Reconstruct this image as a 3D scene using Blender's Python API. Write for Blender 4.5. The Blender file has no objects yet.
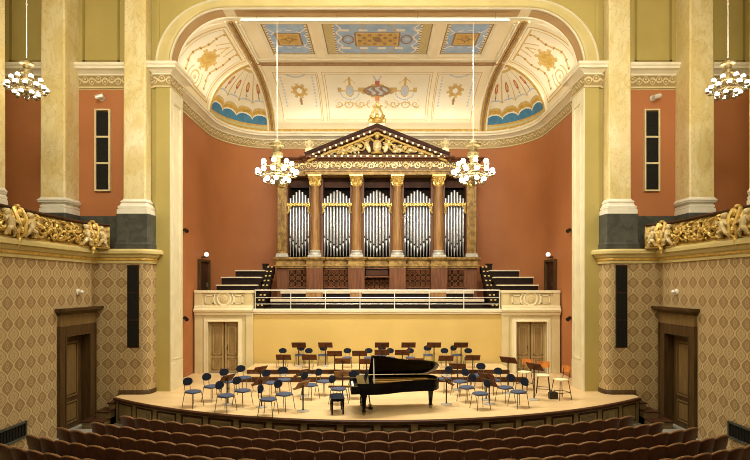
import bpy, bmesh, math, random
from math import sin, cos, pi, sqrt, atan2, radians, floor
from mathutils import Vector, Matrix
random.seed(7)
SC = bpy.context.scene
COL = SC.collection
# ------------------------------------------------------------------ camera frame (eye 3.65 m above the stage floor)
FP, CX, HY, EZ = 522.0, 377.3, 285.0, 3.65
def XP(px, d): return (px - CX) * d / FP
def ZP(py, d): return EZ - (py - HY) * d / FP
FLOOR = -0.85
# ------------------------------------------------------------------ node helpers
class E:
    """tiny expression wrapper that builds Math nodes"""
    def __init__(s, nt, sock): s.nt, s.s = nt, sock
    def _op(s, op, *o):
        n = s.nt.nodes.new('ShaderNodeMath'); n.operation = op
        for i, a in enumerate((s,) + o):
            if isinstance(a, E): s.nt.links.new(a.s, n.inputs[i])
            else: n.inputs[i].default_value = a
        return E(s.nt, n.outputs[0])
    def __add__(s, o): return s._op('ADD', o)
    def __sub__(s, o): return s._op('SUBTRACT', o)
    def __mul__(s, o): return s._op('MULTIPLY', o)
    def __truediv__(s, o): return s._op('DIVIDE', o)
    def sin(s): return s._op('SINE')
    def cos(s): return s._op('COSINE')
    def abs(s): return s._op('ABSOLUTE')
    def frac(s): return s._op('FRACT')
    def sqrt(s): return s._op('SQRT')
    def min(s, o): return s._op('MINIMUM', o)
    def max(s, o): return s._op('MAXIMUM', o)
    def lt(s, o): return s._op('LESS_THAN', o)
    def step(s, a, b):          # smooth 0..1 between a and b
        n = s.nt.nodes.new('ShaderNodeMapRange'); n.interpolation_type = 'SMOOTHSTEP'
        s.nt.links.new(s.s, n.inputs[0]); n.inputs[1].default_value = a; n.inputs[2].default_value = b
        return E(s.nt, n.outputs[0])
def mixc(nt, f, a, b):
    n = nt.nodes.new('ShaderNodeMix'); n.data_type = 'RGBA'
    nt.links.new(f.s, n.inputs[0])
    for i, c in ((6, a), (7, b)):
        if isinstance(c, tuple): n.inputs[i].default_value = c + (1,)
        else: nt.links.new(c, n.inputs[i])
    return n.outputs[2]
MATS = {}
def base_mat(name, rough=.5, metal=0.0, spec=.5):
    m = bpy.data.materials.new(name); m.use_nodes = True
    nt = m.node_tree; b = nt.nodes['Principled BSDF']
    b.inputs['Roughness'].default_value = rough; b.inputs['Metallic'].default_value = metal
    b.inputs['Specular IOR Level'].default_value = spec
    MATS[name] = m
    return m, nt, b
def M(name, c1, c2=None, scale=4.0, rough=.5, metal=0.0, bump=0.0, stretch=(1, 1, 1), lo=.35, hi=.65, detail=4, spec=.5, glow=0.0, distort=0.0):
    m, nt, b = base_mat(name, rough, metal, spec)
    c2 = c2 or tuple(min(1, x * .88) for x in c1)
    tc = nt.nodes.new('ShaderNodeNewGeometry'); mp = nt.nodes.new('ShaderNodeMapping'); nz = nt.nodes.new('ShaderNodeTexNoise')
    mp.inputs['Scale'].default_value = stretch
    nt.links.new(tc.outputs['Position'], mp.inputs[0]); nt.links.new(mp.outputs[0], nz.inputs['Vector'])
    nz.inputs['Scale'].default_value = scale; nz.inputs['Detail'].default_value = detail; nz.inputs['Distortion'].default_value = distort
    f = E(nt, nz.outputs[0]).step(lo, hi)
    out = mixc(nt, f, c1, c2)
    nt.links.new(out, b.inputs['Base Color'])
    if bump:
        bp = nt.nodes.new('ShaderNodeBump'); bp.inputs['Strength'].default_value = bump; bp.inputs['Distance'].default_value = .03
        nt.links.new(nz.outputs[0], bp.inputs['Height']); nt.links.new(bp.outputs[0], b.inputs['Normal'])
    if glow:
        nt.links.new(out, b.inputs['Emission Color']); b.inputs['Emission Strength'].default_value = glow
    return m
M('cream', (.68, .58, .32), (.63, .53, .28), 1.5, .6, spec=.3)
M('cream_deep', (.60, .495, .255), (.555, .45, .22), 1.5, .6, spec=.3)
M('cream_light', (.73, .64, .40), (.68, .585, .345), 1.5, .6, spec=.3)
M('ivory', (.82, .75, .55), (.77, .69, .48), 2, .5)
M('reveal_cream', (.74, .68, .45), (.69, .62, .40), 2, .5)
M('white_plaster', (.80, .76, .62), (.74, .70, .56), 2, .5)
M('vault_cream', (.84, .74, .50), (.79, .68, .43), .8, .7)
M('panel_cream', (.80, .73, .54), (.76, .68, .47), 1.2, .7)
M('olive', (.45, .355, .11), (.41, .325, .095), .7, .6, spec=.25)
M('olive_dark', (.30, .225, .06), (.27, .20, .055), .9, .6, spec=.2)
M('terracotta', (.43, .165, .058), (.39, .145, .050), .5, .6, spec=.25)
M('arch_yellow', (.58, .475, .20), (.53, .43, .17), 1.5, .6, spec=.3)
M('brown_panel', (.52, .345, .16), (.47, .30, .13), 1.5, .6, spec=.2)
M('yellow_wall', (.57, .40, .125), (.53, .37, .11), .6, .6, spec=.25)
M('gold', (.78, .58, .19), (.56, .37, .085), 6, .38, .5)
M('gold_paint', (.66, .42, .08), (.52, .30, .045), 6, .45, .2)
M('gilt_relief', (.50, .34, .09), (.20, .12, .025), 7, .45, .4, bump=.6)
M('pale_gilt', (.90, .80, .50), (.78, .64, .30), 8, .4, .2)
M('white_gilt', (.70, .59, .33), (.52, .38, .14), 9, .4, .15)
M('marble_dark_base', (.055, .058, .045), (.085, .086, .068), 3, .4, distort=1, spec=.2)
M('organ_wood', (.155, .055, .018), (.10, .033, .010), 2.0, .5, stretch=(6, 6, .6), spec=.3)
M('organ_wood_light', (.30, .160, .048), (.20, .095, .026), 2.0, .45, stretch=(6, 6, .6), spec=.35)
M('organ_gold_wood', (.34, .215, .06), (.18, .10, .028), 6, .45, .2, spec=.3)
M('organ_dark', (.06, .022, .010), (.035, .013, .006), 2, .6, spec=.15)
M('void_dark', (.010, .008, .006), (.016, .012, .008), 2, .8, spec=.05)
M('pipe_metal', (.50, .51, .52), (.40, .41, .42), 3, .33, .85, stretch=(3, 3, .4))
M('seat_wood', (.125, .055, .026), (.085, .036, .016), 4, .36, stretch=(5, 5, .8))
M('seat_edge_lit', (.30, .165, .08), (.22, .115, .052), 6, .32)  # paler than the seat wood: overhead rim light painted into the top edge
M('seat_cloth', (.10, .03, .02), (.07, .02, .015), 20, .9)
M('chair_blue', (.075, .09, .14), (.055, .068, .11), 30, .8, spec=.15)
M('chair_black', (.006, .009, .018), (.010, .014, .025), 20, .7, spec=.12)
M('chrome', (.22, .20, .18), (.16, .14, .13), 20, .3, .9)
M('dark_metal', (.03, .02, .018), (.045, .03, .02), 12, .4, .4)
M('stand_wood', (.12, .042, .015), (.07, .024, .008), 5, .5, stretch=(1, 1, 5), spec=.12)
M('stand_wood_light', (.25, .13, .055), (.17, .08, .033), 5, .5, stretch=(1, 1, 5), spec=.15)
M('stool_orange', (.62, .22, .04), (.52, .17, .03), 5, .4)
M('stool_cream', (.78, .66, .40), (.70, .58, .33), 8, .7)
M('piano_black', (.003, .003, .0035), (.005, .005, .005), 3, .15, spec=.25)
M('piano_iron', (.55, .33, .08), (.42, .24, .05), 3, .3, .6)
M('piano_white', (.85, .82, .74), None, 9, .3)
M('brass', (.30, .235, .10), (.20, .145, .055), 9, .45, .5)
M('glass_globe', (1, .94, .82), (1, .92, .78), 3, .3, glow=3.2)
M('lamp_white', (1, .96, .88), (1, .94, .84), 3, .4, glow=.9)
M('sconce_glow', (1, .85, .55), (1, .82, .5), 3, .4, glow=3.0)
M('door_wood', (.085, .047, .015), (.055, .029, .009), 3, .45, stretch=(5, 5, .5), spec=.25)
M('door_panel', (.19, .12, .042), (.14, .085, .028), 3, .45, stretch=(5, 5, .5), spec=.25)
M('door_wood_light', (.40, .28, .115), (.33, .22, .085), 3, .45, stretch=(5, 5, .5), spec=.3)
M('door_wood_mid', (.27, .175, .066), (.21, .13, .045), 3, .45, stretch=(5, 5, .5), spec=.3)
M('fascia_wood', (.20, .14, .055), (.145, .098, .038), 3, .4, stretch=(.8, .8, 4))
M('fascia_frame', (.29, .22, .09), (.225, .165, .065), 3, .4)
M('riser_wood', (.07, .028, .011), (.045, .017, .006), 3, .5, spec=.15)
M('bench_dark', (.018, .010, .006), (.012, .007, .005), 4, .6, spec=.1)
M('bench_cream', (.60, .50, .34), (.52, .43, .28), 5, .6, spec=.2)
M('grille_black', (.010, .010, .008), (.022, .020, .015), 60, .7, spec=.1)
M('grey_carpet', (.30, .28, .22), (.25, .23, .18), 8, .9)
M('paint_blue', (.27, .40, .60), (.36, .48, .64), 3, .7)
M('paint_deep_blue', (.045, .17, .30), (.06, .22, .36), 4, .7)
M('paint_greyblue', (.42, .47, .52), (.50, .52, .52), 6, .7)
M('paint_green', (.42, .40, .20), (.54, .48, .24), 14, .7)
M('paint_gold', (.58, .37, .075), (.47, .28, .045), 6, .6)
M('paint_ochre', (.62, .44, .15), (.54, .36, .10), 6, .6)
M('paint_red', (.52, .13, .05), (.42, .09, .04), 5, .7)
M('paint_brown', (.33, .19, .07), (.26, .14, .05), 6, .7)
M('paint_orange', (.72, .25, .08), (.62, .19, .06), 6, .7)
M('column_grey', (.46, .44, .37), (.38, .36, .30), 8, .4, .2)
M('steel_white', (.80, .77, .68), (.7, .67, .58), 12, .3, .3)
# yellow veined marble
m, nt, b = base_mat('marble', .28)
g = nt.nodes.new('ShaderNodeNewGeometry'); mp = nt.nodes.new('ShaderNodeMapping'); mp.inputs['Scale'].default_value = (1, 1, .55)
nt.links.new(g.outputs['Position'], mp.inputs[0])
n1 = nt.nodes.new('ShaderNodeTexNoise'); n1.inputs['Scale'].default_value = 1.3; n1.inputs['Detail'].default_value = 8; n1.inputs['Distortion'].default_value = 1.2
n2 = nt.nodes.new('ShaderNodeTexNoise'); n2.inputs['Scale'].default_value = 2.1; n2.inputs['Detail'].default_value = 6; n2.inputs['Distortion'].default_value = 2.2
for n in (n1, n2): nt.links.new(mp.outputs[0], n.inputs['Vector'])
c = mixc(nt, E(nt, n1.outputs[0]).step(.38, .62), (.70, .56, .24), (.78, .67, .36))
v = (E(nt, n2.outputs[0]) - .5).abs().step(.006, .035)
c = mixc(nt, v * .28 + .72, (.42, .27, .09), c)
nt.links.new(c, b.inputs['Base Color'])
# ogee damask wallpaper, world position so that it runs round corners
m, nt, b = base_mat('damask', .75, spec=.25)
g = nt.nodes.new('ShaderNodeNewGeometry'); sx = nt.nodes.new('ShaderNodeSeparateXYZ'); nt.links.new(g.outputs['Position'], sx.inputs[0])
U = (E(nt, sx.outputs[1]) - E(nt, sx.outputs[0]).abs()) / .455 + 100.25
V = E(nt, sx.outputs[2]) / .54 + 50.1
cv = (V * (2 * pi)).cos() * .25
def near(e):                    # distance to nearest integer
    return ((e + .5).frac() - .5).abs()
dist = near(U - cv).min(near(U - (cv * -1.0 + .5)))
def band(e, a, c0):            # 1 where e < a, fading to 0 at c0
    return E(nt, (e * -1.0).s).step(-c0, -a)
line = band(dist, .045, .075)
light = (U - cv).frac().lt(cv * -2.0 + .5)
def cell(cu, cvv):
    a = ((U - cu + .5).frac() - .5); bb = ((V - cvv + .5).frac() - .5)
    return a, bb, ((a * a) * 9.0 + (bb * bb) * 6.2).sqrt()
a1, b1, r1 = cell(.25, .5); a2, b2, r2 = cell(.75, .0)
inner = (dist * 1.0).step(.14, .17)
bg = mixc(nt, light, (.30, .195, .083), (.33, .22, .095))
leafy = ((a1 * 24.0).cos().abs() * .6 + ((b1 + a1.abs() * -.7) * 34.0).sin().abs() * .7).step(.35, .8)
c = mixc(nt, inner * light * (leafy * .6 + .25), bg, (.50, .38, .185))
c = mixc(nt, band(r1, .26, .32) * light * .75, c, (.30, .20, .085))
c = mixc(nt, band(r1, .12, .17) * light, c, (.50, .38, .18))
ring2 = band((r2 - .40).abs(), .05, .09); core2 = band(r2, .13, .19)
c = mixc(nt, ring2.max(core2) * .85, c, (.45, .33, .155))
c = mixc(nt, line, c, (.53, .41, .205))
nt.links.new(c, b.inputs['Base Color'])
# wooden stage boards
m, nt, b = base_mat('stage_boards', .32)
g = nt.nodes.new('ShaderNodeNewGeometry'); sx = nt.nodes.new('ShaderNodeSeparateXYZ'); nt.links.new(g.outputs['Position'], sx.inputs[0])
br = nt.nodes.new('ShaderNodeTexBrick'); nt.links.new(g.outputs['Position'], br.inputs['Vector'])
br.inputs['Color1'].default_value = (.74, .55, .29, 1); br.inputs['Color2'].default_value = (.66, .47, .23, 1); br.inputs['Mortar'].default_value = (.52, .35, .16, 1)
br.inputs['Scale'].default_value = 1.0; br.inputs['Mortar Size'].default_value = .006; br.inputs['Brick Width'].default_value = 2.4; br.inputs['Row Height'].default_value = .16
nz = nt.nodes.new('ShaderNodeTexNoise'); nz.inputs['Scale'].default_value = 1.1; nz.inputs['Detail'].default_value = 5; nt.links.new(g.outputs['Position'], nz.inputs['Vector'])
c = mixc(nt, E(nt, nz.outputs[0]).step(.35, .7) * .35, br.outputs['Color'], (.62, .42, .19))
nt.links.new(c, b.inputs['Base Color'])
# frieze with a running scroll (u = metres along the moulding, v = height)
def scroll_mat(name, bg, fg, pitch, dark):
    m, nt, b = base_mat(name, .5, .15)
    uv = nt.nodes.new('ShaderNodeUVMap'); s = nt.nodes.new('ShaderNodeSeparateXYZ'); nt.links.new(uv.outputs[0], s.inputs[0])
    u = E(nt, s.outputs[0]) / pitch; v = E(nt, s.outputs[1]) / pitch
    wave = ((u * (2 * pi)).sin() * .17 - (v - .46)).abs()
    w = (wave * -1.0).step(-.085, -.04)
    fu = (u * 2.0).frac() - .5
    sgn = (u * (2 * pi)).sin() * .10
    rr = ((fu * fu) * .25 + (v - .46 + sgn) * (v - .46 + sgn)).sqrt()
    spi = ((rr * 40.0).sin()).step(.0, .5) * (rr * -1.0).step(-.26, -.22)
    f = w.max(spi)
    nz = nt.nodes.new('ShaderNodeTexNoise'); nz.inputs['Scale'].default_value = 14.0; nt.links.new(uv.outputs[0], nz.inputs['Vector'])
    f = f * (E(nt, nz.outputs[0]).step(.25, .6) * .6 + .4)
    c = mixc(nt, f, bg, fg)
    nt.links.new(c, b.inputs['Base Color'])
    bp = nt.nodes.new('ShaderNodeBump'); bp.inputs['Strength'].default_value = .7; bp.inputs['Distance'].default_value = .04
    nt.links.new(f.s, bp.inputs['Height']); nt.links.new(bp.outputs[0], b.inputs['Normal'])
scroll_mat('frieze_scroll', (.36, .26, .10), (.74, .61, .34), .46, .3)
scroll_mat('frieze_scroll_dark', (.30, .22, .09), (.70, .56, .28), .55, .3)
scroll_mat('frieze_gold', (.15, .075, .02), (.92, .74, .32), .55, .3)

# ------------------------------------------------------------------ mesh builder
class MB:
    def __init__(s): s.v, s.f, s.m, s.uv, s.cm = [], [], [], {}, 0
    def mat(s, i): s.cm = i; return s
    def face(s, idx, uv=None):
        if uv: s.uv[len(s.f)] = uv
        s.f.append(tuple(idx)); s.m.append(s.cm)
    def add(s, vs): n = len(s.v); s.v.extend(Vector(p) for p in vs); return n
    def box(s, x0, x1, y0, y1, z0, z1, mx=None):
        P = [(x0, y0, z0), (x1, y0, z0), (x1, y1, z0), (x0, y1, z0), (x0, y0, z1), (x1, y0, z1), (x1, y1, z1), (x0, y1, z1)]
        if mx is not None: P = [mx @ Vector(p) for p in P]
        n = s.add(P)
        for q in ((3, 2, 1, 0), (4, 5, 6, 7), (0, 1, 5, 4), (1, 2, 6, 5), (2, 3, 7, 6), (3, 0, 4, 7)): s.face([n + i for i in q])
        return s
    def loft(s, rings, closed=True, cap=True, uvs=None):
        k = len(rings[0]); st = s.add([p for r in rings for p in r])
        for i in range(len(rings) - 1):
            for j in range(k if closed else k - 1):
                j2 = (j + 1) % k
                q = [st + i * k + j, st + i * k + j2, st + (i + 1) * k + j2, st + (i + 1) * k + j]
                s.face(q, [uvs[i][j], uvs[i][j2], uvs[i + 1][j2], uvs[i + 1][j]] if uvs else None)
        if cap and closed:
            s.face([st + j for j in range(k)][::-1]); s.face([st + (len(rings) - 1) * k + j for j in range(k)])
        return s
    def lathe(s, prof, c=(0, 0, 0), n=20, cap=True, mx=None, flute=0):
        rings = []
        for r, z in prof:
            ring = []
            for i in range(n):
                a = 2 * pi * i / n
                p = Vector((c[0] + r * cos(a), c[1] + r * sin(a), c[2] + z))
                ring.append(mx @ p if mx is not None else p)
            rings.append(ring)
        return s.loft(rings, True, cap)
    def tube(s, pts, r, n=6, closed=False):
        pts = [Vector(p) for p in pts]; R = r if isinstance(r, (list, tuple)) else [r] * len(pts)
        rings = []; up = None
        for i, p in enumerate(pts):
            t = (pts[min(i + 1, len(pts) - 1)] - pts[max(i - 1, 0)])
            if t.length < 1e-9: t = Vector((0, 0, 1))
            t.normalize()
            if up is None or abs(up.dot(t)) > .98: up = Vector((0, 0, 1)) if abs(t.z) < .9 else Vector((1, 0, 0))
            a = t.cross(up).normalized(); bb = a.cross(t).normalized(); up = bb
            rings.append([p + (a * cos(2 * pi * j / n) + bb * sin(2 * pi * j / n)) * R[i] for j in range(n)])
        return s.loft(rings, True, True)
    def ball(s, c, r, n=10, m=7, mx=None):
        r = r if isinstance(r, (tuple, list)) else (r, r, r)
        rings = []
        for i in range(1, m):
            t = pi * i / m
            ring = [Vector((c[0] + r[0] * sin(t) * cos(2 * pi * j / n), c[1] + r[1] * sin(t) * sin(2 * pi * j / n), c[2] - r[2] * cos(t))) for j in range(n)]
            rings.append([mx @ p for p in ring] if mx is not None else ring)
        return s.loft(rings, True, True)
    def torus(s, c, R, r, n=24, m=8, mx=None):
        rings = []
        for i in range(n + 1):
            a = 2 * pi * i / n
            ring = [Vector((c[0] + (R + r * cos(2 * pi * j / m)) * cos(a), c[1] + (R + r * cos(2 * pi * j / m)) * sin(a), c[2] + r * sin(2 * pi * j / m))) for j in range(m)]
            rings.append([mx @ p for p in ring] if mx is not None else ring)
        return s.loft(rings, True, False)
    def prism(s, poly, a, b, axis='z', mx=None):
        """poly 2-D, extruded from a to b along axis"""
        def P(u, v, w):
            p = {'z': (u, v, w), 'y': (u, w, v), 'x': (w, u, v)}[axis]
            return mx @ Vector(p) if mx is not None else Vector(p)
        return s.loft([[P(u, v, a) for u, v in poly], [P(u, v, b) for u, v in poly]], True, True)
    def grid(s, fn, nu, nv, matfn=None, uv=False):
        st = s.add([fn(i / nu, j / nv) for i in range(nu + 1) for j in range(nv + 1)])
        for i in range(nu):
            for j in range(nv):
                if matfn: s.cm = matfn((i + .5) / nu, (j + .5) / nv)
                q = (st + i * (nv + 1) + j, st + (i + 1) * (nv + 1) + j, st + (i + 1) * (nv + 1) + j + 1, st + i * (nv + 1) + j + 1)
                s.face(q, [(i / nu, j / nv), ((i + 1) / nu, j / nv), ((i + 1) / nu, (j + 1) / nv), (i / nu, (j + 1) / nv)] if uv else None)
        return s
    def sweep(s, path, prof, side=1, closed=False):
        """path [(x,y)], prof [(offset to the room side, z)]; uv = metres"""
        n = len(path); offs = []; L = [0]
        for i in range(n):
            def nrm(a, b):
                t = Vector((b[0] - a[0], b[1] - a[1])); t.normalize(); return Vector((t.y, -t.x)) * side
            if i == 0: o = nrm(path[0], path[1])
            elif i == n - 1: o = nrm(path[-2], path[-1])
            else:
                n1, n2 = nrm(path[i - 1], path[i]), nrm(path[i], path[i + 1]); h = (n1 + n2)
                h.normalize(); o = h / max(.35, h.dot(n1))
            offs.append(o)
            if i: L.append(L[-1] + (Vector(path[i]) - Vector(path[i - 1])).length)
        PL = [0]
        for k in range(1, len(prof)): PL.append(PL[-1] + (Vector(prof[k]) - Vector(prof[k - 1])).length)
        rings = [[Vector((path[i][0] + offs[i].x * o, path[i][1] + offs[i].y * o, z)) for o, z in prof] for i in range(n)]
        uvs = [[(L[i], PL[k]) for k in range(len(prof))] for i in range(n)]
        return s.loft(rings, False, False, uvs)
    def build(s, name, mats, parent=None, smooth=True, angle=35, world=False, bevel=0, recalc=True):
        me = bpy.data.meshes.new(name)
        off = Vector((0, 0, 0))
        if world and parent is not None:
            p = parent
            while p is not None: off = off + p.location; p = p.parent
        me.from_pydata([v - off for v in s.v], [], s.f)
        for mm in (mats if isinstance(mats, (list, tuple)) else [mats]): me.materials.append(MATS[mm])
        me.polygons.foreach_set('material_index', s.m)
        if s.uv:
            ul = me.uv_layers.new(name='UVMap')
            for fi, uvs in s.uv.items():
                for k, li in enumerate(me.polygons[fi].loop_indices): ul.data[li].uv = uvs[k]
        if recalc:
            bm = bmesh.new(); bm.from_mesh(me); bmesh.ops.recalc_face_normals(bm, faces=bm.faces); bm.to_mesh(me); bm.free()
        if smooth:
            me.polygons.foreach_set('use_smooth', [True] * len(me.polygons))
            me.set_sharp_from_angle(angle=radians(angle))
        me.update()
        o = bpy.data.objects.new(name, me); COL.objects.link(o)
        if parent is not None: o.parent = parent
        if bevel:
            bv = o.modifiers.new('bevel', 'BEVEL'); bv.width = bevel; bv.segments = 2; bv.limit_method = 'ANGLE'; bv.angle_limit = radians(40)
        return o
def tag(o, label, cat, group=None, kind=None):
    o['label'] = label; o['category'] = cat
    if group: o['group'] = group
    if kind: o['kind'] = kind
    return o
def thing(name, label, cat, loc=(0, 0, 0), rz=0.0, group=None):
    o = bpy.data.objects.new(name, None); COL.objects.link(o); o.empty_display_size = .2
    o.location = loc; o.rotation_euler = (0, 0, rz); o['kind'] = 'thing'
    return tag(o, label, cat, group)
def struct(o): o['kind'] = 'structure'; return o
def dup(root, loc=None, rz=None, label=None, group=None, skip=()):
    r = root.copy(); COL.objects.link(r)
    if loc is not None: r.location = loc
    if rz is not None: r.rotation_euler = (0, 0, rz)
    if label: r['label'] = label
    if group: r['group'] = group
    for ch in KIDS[root.name]:
        c = ch.copy(); COL.objects.link(c); c.parent = r
        for g2 in KIDS.get(ch.name, []):
            d = g2.copy(); COL.objects.link(d); d.parent = c
    return r
KIDS = {}
def register(root):
    KIDS[root.name] = [o for o in COL.objects if o.parent is root]
    for c in KIDS[root.name]: KIDS[c.name] = [o for o in COL.objects if o.parent is c]
ORD = 'first second third fourth fifth sixth seventh eighth ninth tenth eleventh twelfth thirteenth fourteenth fifteenth sixteenth seventeenth eighteenth nineteenth twentieth'.split()
ORD += ['twenty-' + w for w in ORD[:9]] + ['thirtieth'] + ['thirty-' + w for w in ORD[:9]]
SIDES = ((-1, 'left'), (1, 'right'))

# ------------------------------------------------------------------ key plan dimensions
XS, YF = 9.4, 17.4             # side wall of the hall, end wall under the gallery
XJ = 7.12                      # reveal of the stage opening
XN, YN, YB, YW = 7.62, 22.0, 26.0, 23.2  # niche side wall, start of its rounded corner, its back
RX, RY = 2.42, 2.8
ZL0, ZL1 = 4.39, 4.84          # gallery ledge
ZE0, ZF, ZE1 = 10.42, 10.84, 11.2   # entablature: underside, top of frieze, top
ZC, XC = 13.0, 5.2             # flat ceiling over the stage, half its width
YA = 18.5                      # vault begins behind the arch
R_ST, Y_ST = 14.06, 28.1       # circle of the stage front
def niche(off=0.0, n=14):
    L = [(-XN + off, 19.0), (-XN + off, 21.0)]
    for i in range(n + 1):
        a = pi - pi / 2 * i / n
        L.append((-XC + (RX - off) * cos(a), YW + (RY - off) * sin(a)))
    return L + [(-x, y) for x, y in L[::-1]]

# ================================================================== SETTING
b = MB(); b.box(-10.6, 10.6, -6, 17.7, FLOOR - .1, FLOOR); struct(b.build('floor', 'grey_carpet'))
D0, D1, DT = 15.62, 17.0, 2.13        # side door opening
for s, nm in SIDES:
    b = MB()
    def bx(y0, y1, z0, z1): b.box(min(s * XS, s * (XS + .3)), max(s * XS, s * (XS + .3)), y0, y1, z0, z1)
    bx(-6, D0, FLOOR, ZL0 + .1); bx(D1, YF + .3, FLOOR, ZL0 + .1); bx(D0, D1, DT, ZL0 + .1)
    struct(b.build('wall_' + nm, 'damask', smooth=False))
    # end wall under the gallery, its free corner rounded towards the stage
    b = MB(); pth = [(s * XS, YF), (s * 8.0, YF)]
    for i in range(9):
        a = pi / 2 * i / 8; pth.append((s * (7.86 - .26 * sin(a)), YF + .26 - .26 * cos(a)))
    pth += [(s * 7.6, 17.92)]
    b.sweep(pth, [(0, FLOOR), (0, ZL0 + .1)]); struct(b.build('wall_end_' + nm, 'damask', angle=60))
    b = MB(); b.sweep([(s * 8.62, YF), (s * 8.0, YF)] + pth[2:], [(0, 0), (.03, 0), (.03, .13), (0, .15)], side=1 if s < 0 else -1)
    struct(b.build('baseboard_' + nm, 'door_wood', angle=60))
    # wall above the gallery and pier beside the opening
    b = MB(); b.box(*sorted((s * 13.6, s * 7.6)), 18.0, 18.3, ZL0 + .1, 15.5); struct(b.build('wall_upper_' + nm, 'olive', smooth=False))
    b = MB(); b.prism([(s * 7.6, 17.9), (s * XJ, 17.9), (s * XJ, 19.0), (s * 7.9, 19.0), (s * 7.9, 18.32), (s * 7.6, 18.32)], 0, ZE1)
    p = struct(b.build('wall_pier_' + nm, 'olive', smooth=False))
    # white reveal with a sunk panel
    b = MB(); x0 = s * XJ; t = -s * .02
    def pl(y0, y1, z0, z1, th): b.box(*sorted((x0, x0 - s * th)), y0, y1, z0, z1)
    pl(17.9, 19.0, 0, .95, .05); pl(17.9, 18.15, .95, ZE0, .04); pl(18.8, 19.0, .95, ZE0, .04); pl(18.15, 18.8, 10.0, ZE0, .04)
    pl(18.15, 18.8, .95, 1.05, .04); pl(18.15, 18.8, 1.05, 10.0, .01)
    for y in (18.15, 18.77): pl(y, y + .03, 1.05, 10.0, .055)
    pl(18.15, 18.8, 1.05, 1.08, .055); pl(18.15, 18.8, 9.97, 10.0, .055)
    b.build('reveal_panel', 'reveal_cream', p, smooth=False, bevel=.008)
    b = MB(); b.box(*sorted((s * 13.9, s * 13.6)), -6, 18.3, FLOOR, 15.5); struct(b.build('wall_gallery_' + nm, 'olive', smooth=False))
    b = MB(); b.box(*sorted((s * 13.6, s * (XS - .02))), -6, 18.0, ZL0 + .12, ZL1 - .06)
    b.box(*sorted((s * 7.66, s * XS)), YF + .02, 18.0, ZL0 + .12, ZL1 - .06); struct(b.build('floor_gallery_' + nm, 'grey_carpet', smooth=False))
    # ledge moulding that crowns the papered wall
    led = [(s * XS, -6), (s * XS, YF), (s * 8.0, YF)] + pth[2:]
    pr = [(0, ZL0 - .03), (.05, ZL0 - .02), (.05, ZL0 + .06), (.07, ZL0 + .08), (.07, ZL0 + .16), (.12, ZL0 + .18), (.17, ZL0 + .27), (.26, ZL0 + .30), (.26, ZL1 - .06), (.22, ZL1), (-.5, ZL1)]
    b = MB(); b.sweep(led, pr, side=1 if s < 0 else -1); struct(b.build('trim_ledge_' + nm, 'arch_yellow', angle=30))
    b = MB(); b.sweep(led, [(.075, ZL0 + .075), (.09, ZL0 + .10), (.075, ZL0 + .15)], side=1 if s < 0 else -1); struct(b.build('trim_ledge_bead_' + nm, 'gold_paint', angle=30))
    # red wall fields, dado and upper sunk panels of the gallery end wall
    for k, (xa, xb) in enumerate(((-10.38, -8.62), (-12.9, -10.75))):
        xa, xb = sorted((-s * xa, -s * xb)) if s > 0 else (xa, xb)
        q = MB(); q.box(xa, xb, 17.965, 18.0, 6.02, ZE0 - .03); r = struct(q.build('wall_red_field_' + nm + ('_inner' if k == 0 else '_outer'), 'terracotta', smooth=False))
        q = MB()
        for (u0, u1, z0, z1) in ((xa, xa + .04, 6.02, ZE0 - .03), (xb - .04, xb, 6.02, ZE0 - .03), (xa, xb, ZE0 - .07, ZE0 - .03)): q.box(u0, u1, 17.955, 17.99, z0, z1)
        q.build('field_border', 'brown_panel', r, smooth=False)
        q = MB(); q.box(xa, xb, 17.95, 18.0, ZL1 - .06, 6.02); q.build('dado', 'marble_dark_base', r, smooth=False)
        q = MB(); q.box(xa + .03, xb - .1, 17.97, 17.995, ZE1 + .12, 15.2); q.build('upper_field', 'olive', r, smooth=False)
        q = MB()
        for (u0, u1, z0, z1) in ((xa + .24, xa + .32, ZE1 + .12, 15.2), (xb - .32, xb - .24, ZE1 + .12, 15.2), (xa + .24, xb - .24, ZE1 + .12, ZE1 + .19)): q.box(u0, u1, 17.95, 17.99, z0, z1)
        q.build('upper_border', 'olive_dark', r, smooth=False)
# niche wall
b = MB(); b.sweep(niche(), [(0, 0), (0, ZE1)]); struct(b.build('wall_back', 'terracotta', angle=60))
# entablature running round hall end and niche
path = [(-13.6, 18.0), (-7.62, 18.0), (-7.62, 17.9), (-XJ, 17.9), (-XJ, 19.0), (-XN, 19.0)] + niche()[1:-1] + [(XN, 19.0), (XJ, 19.0), (XJ, 17.9), (7.62, 17.9), (7.62, 18.0), (13.6, 18.0)]
b = MB(); b.sweep(path, [(0, ZE0), (.05, ZE0 + .01), (.05, ZE0 + .05), (.035, ZE0 + .06)]); struct(b.build('trim_architrave', 'cream', angle=30))
b = MB(); b.sweep(path, [(.035, ZE0 + .06), (.035, ZF)]); struct(b.build('trim_frieze', 'frieze_scroll', angle=60))
b = MB(); b.sweep(path, [(.035, ZF), (.07, ZF + .01), (.07, ZF + .05), (.10, ZF + .07), (.17, ZF + .11), (.24, ZF + .15), (.30, ZF + .16), (.30, ZF + .24), (.34, ZF + .27), (.34, ZE1), (-.1, ZE1 + .02)])
struct(b.build('trim_cornice', 'ivory', angle=25))
b = MB(); b.sweep(niche(), [(.22, ZE1), (.24, ZE1 + .05), (.20, ZE1 + .09), (.16, ZE1 + .10)]); struct(b.build('trim_gilt_line', 'gold', angle=25))
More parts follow.
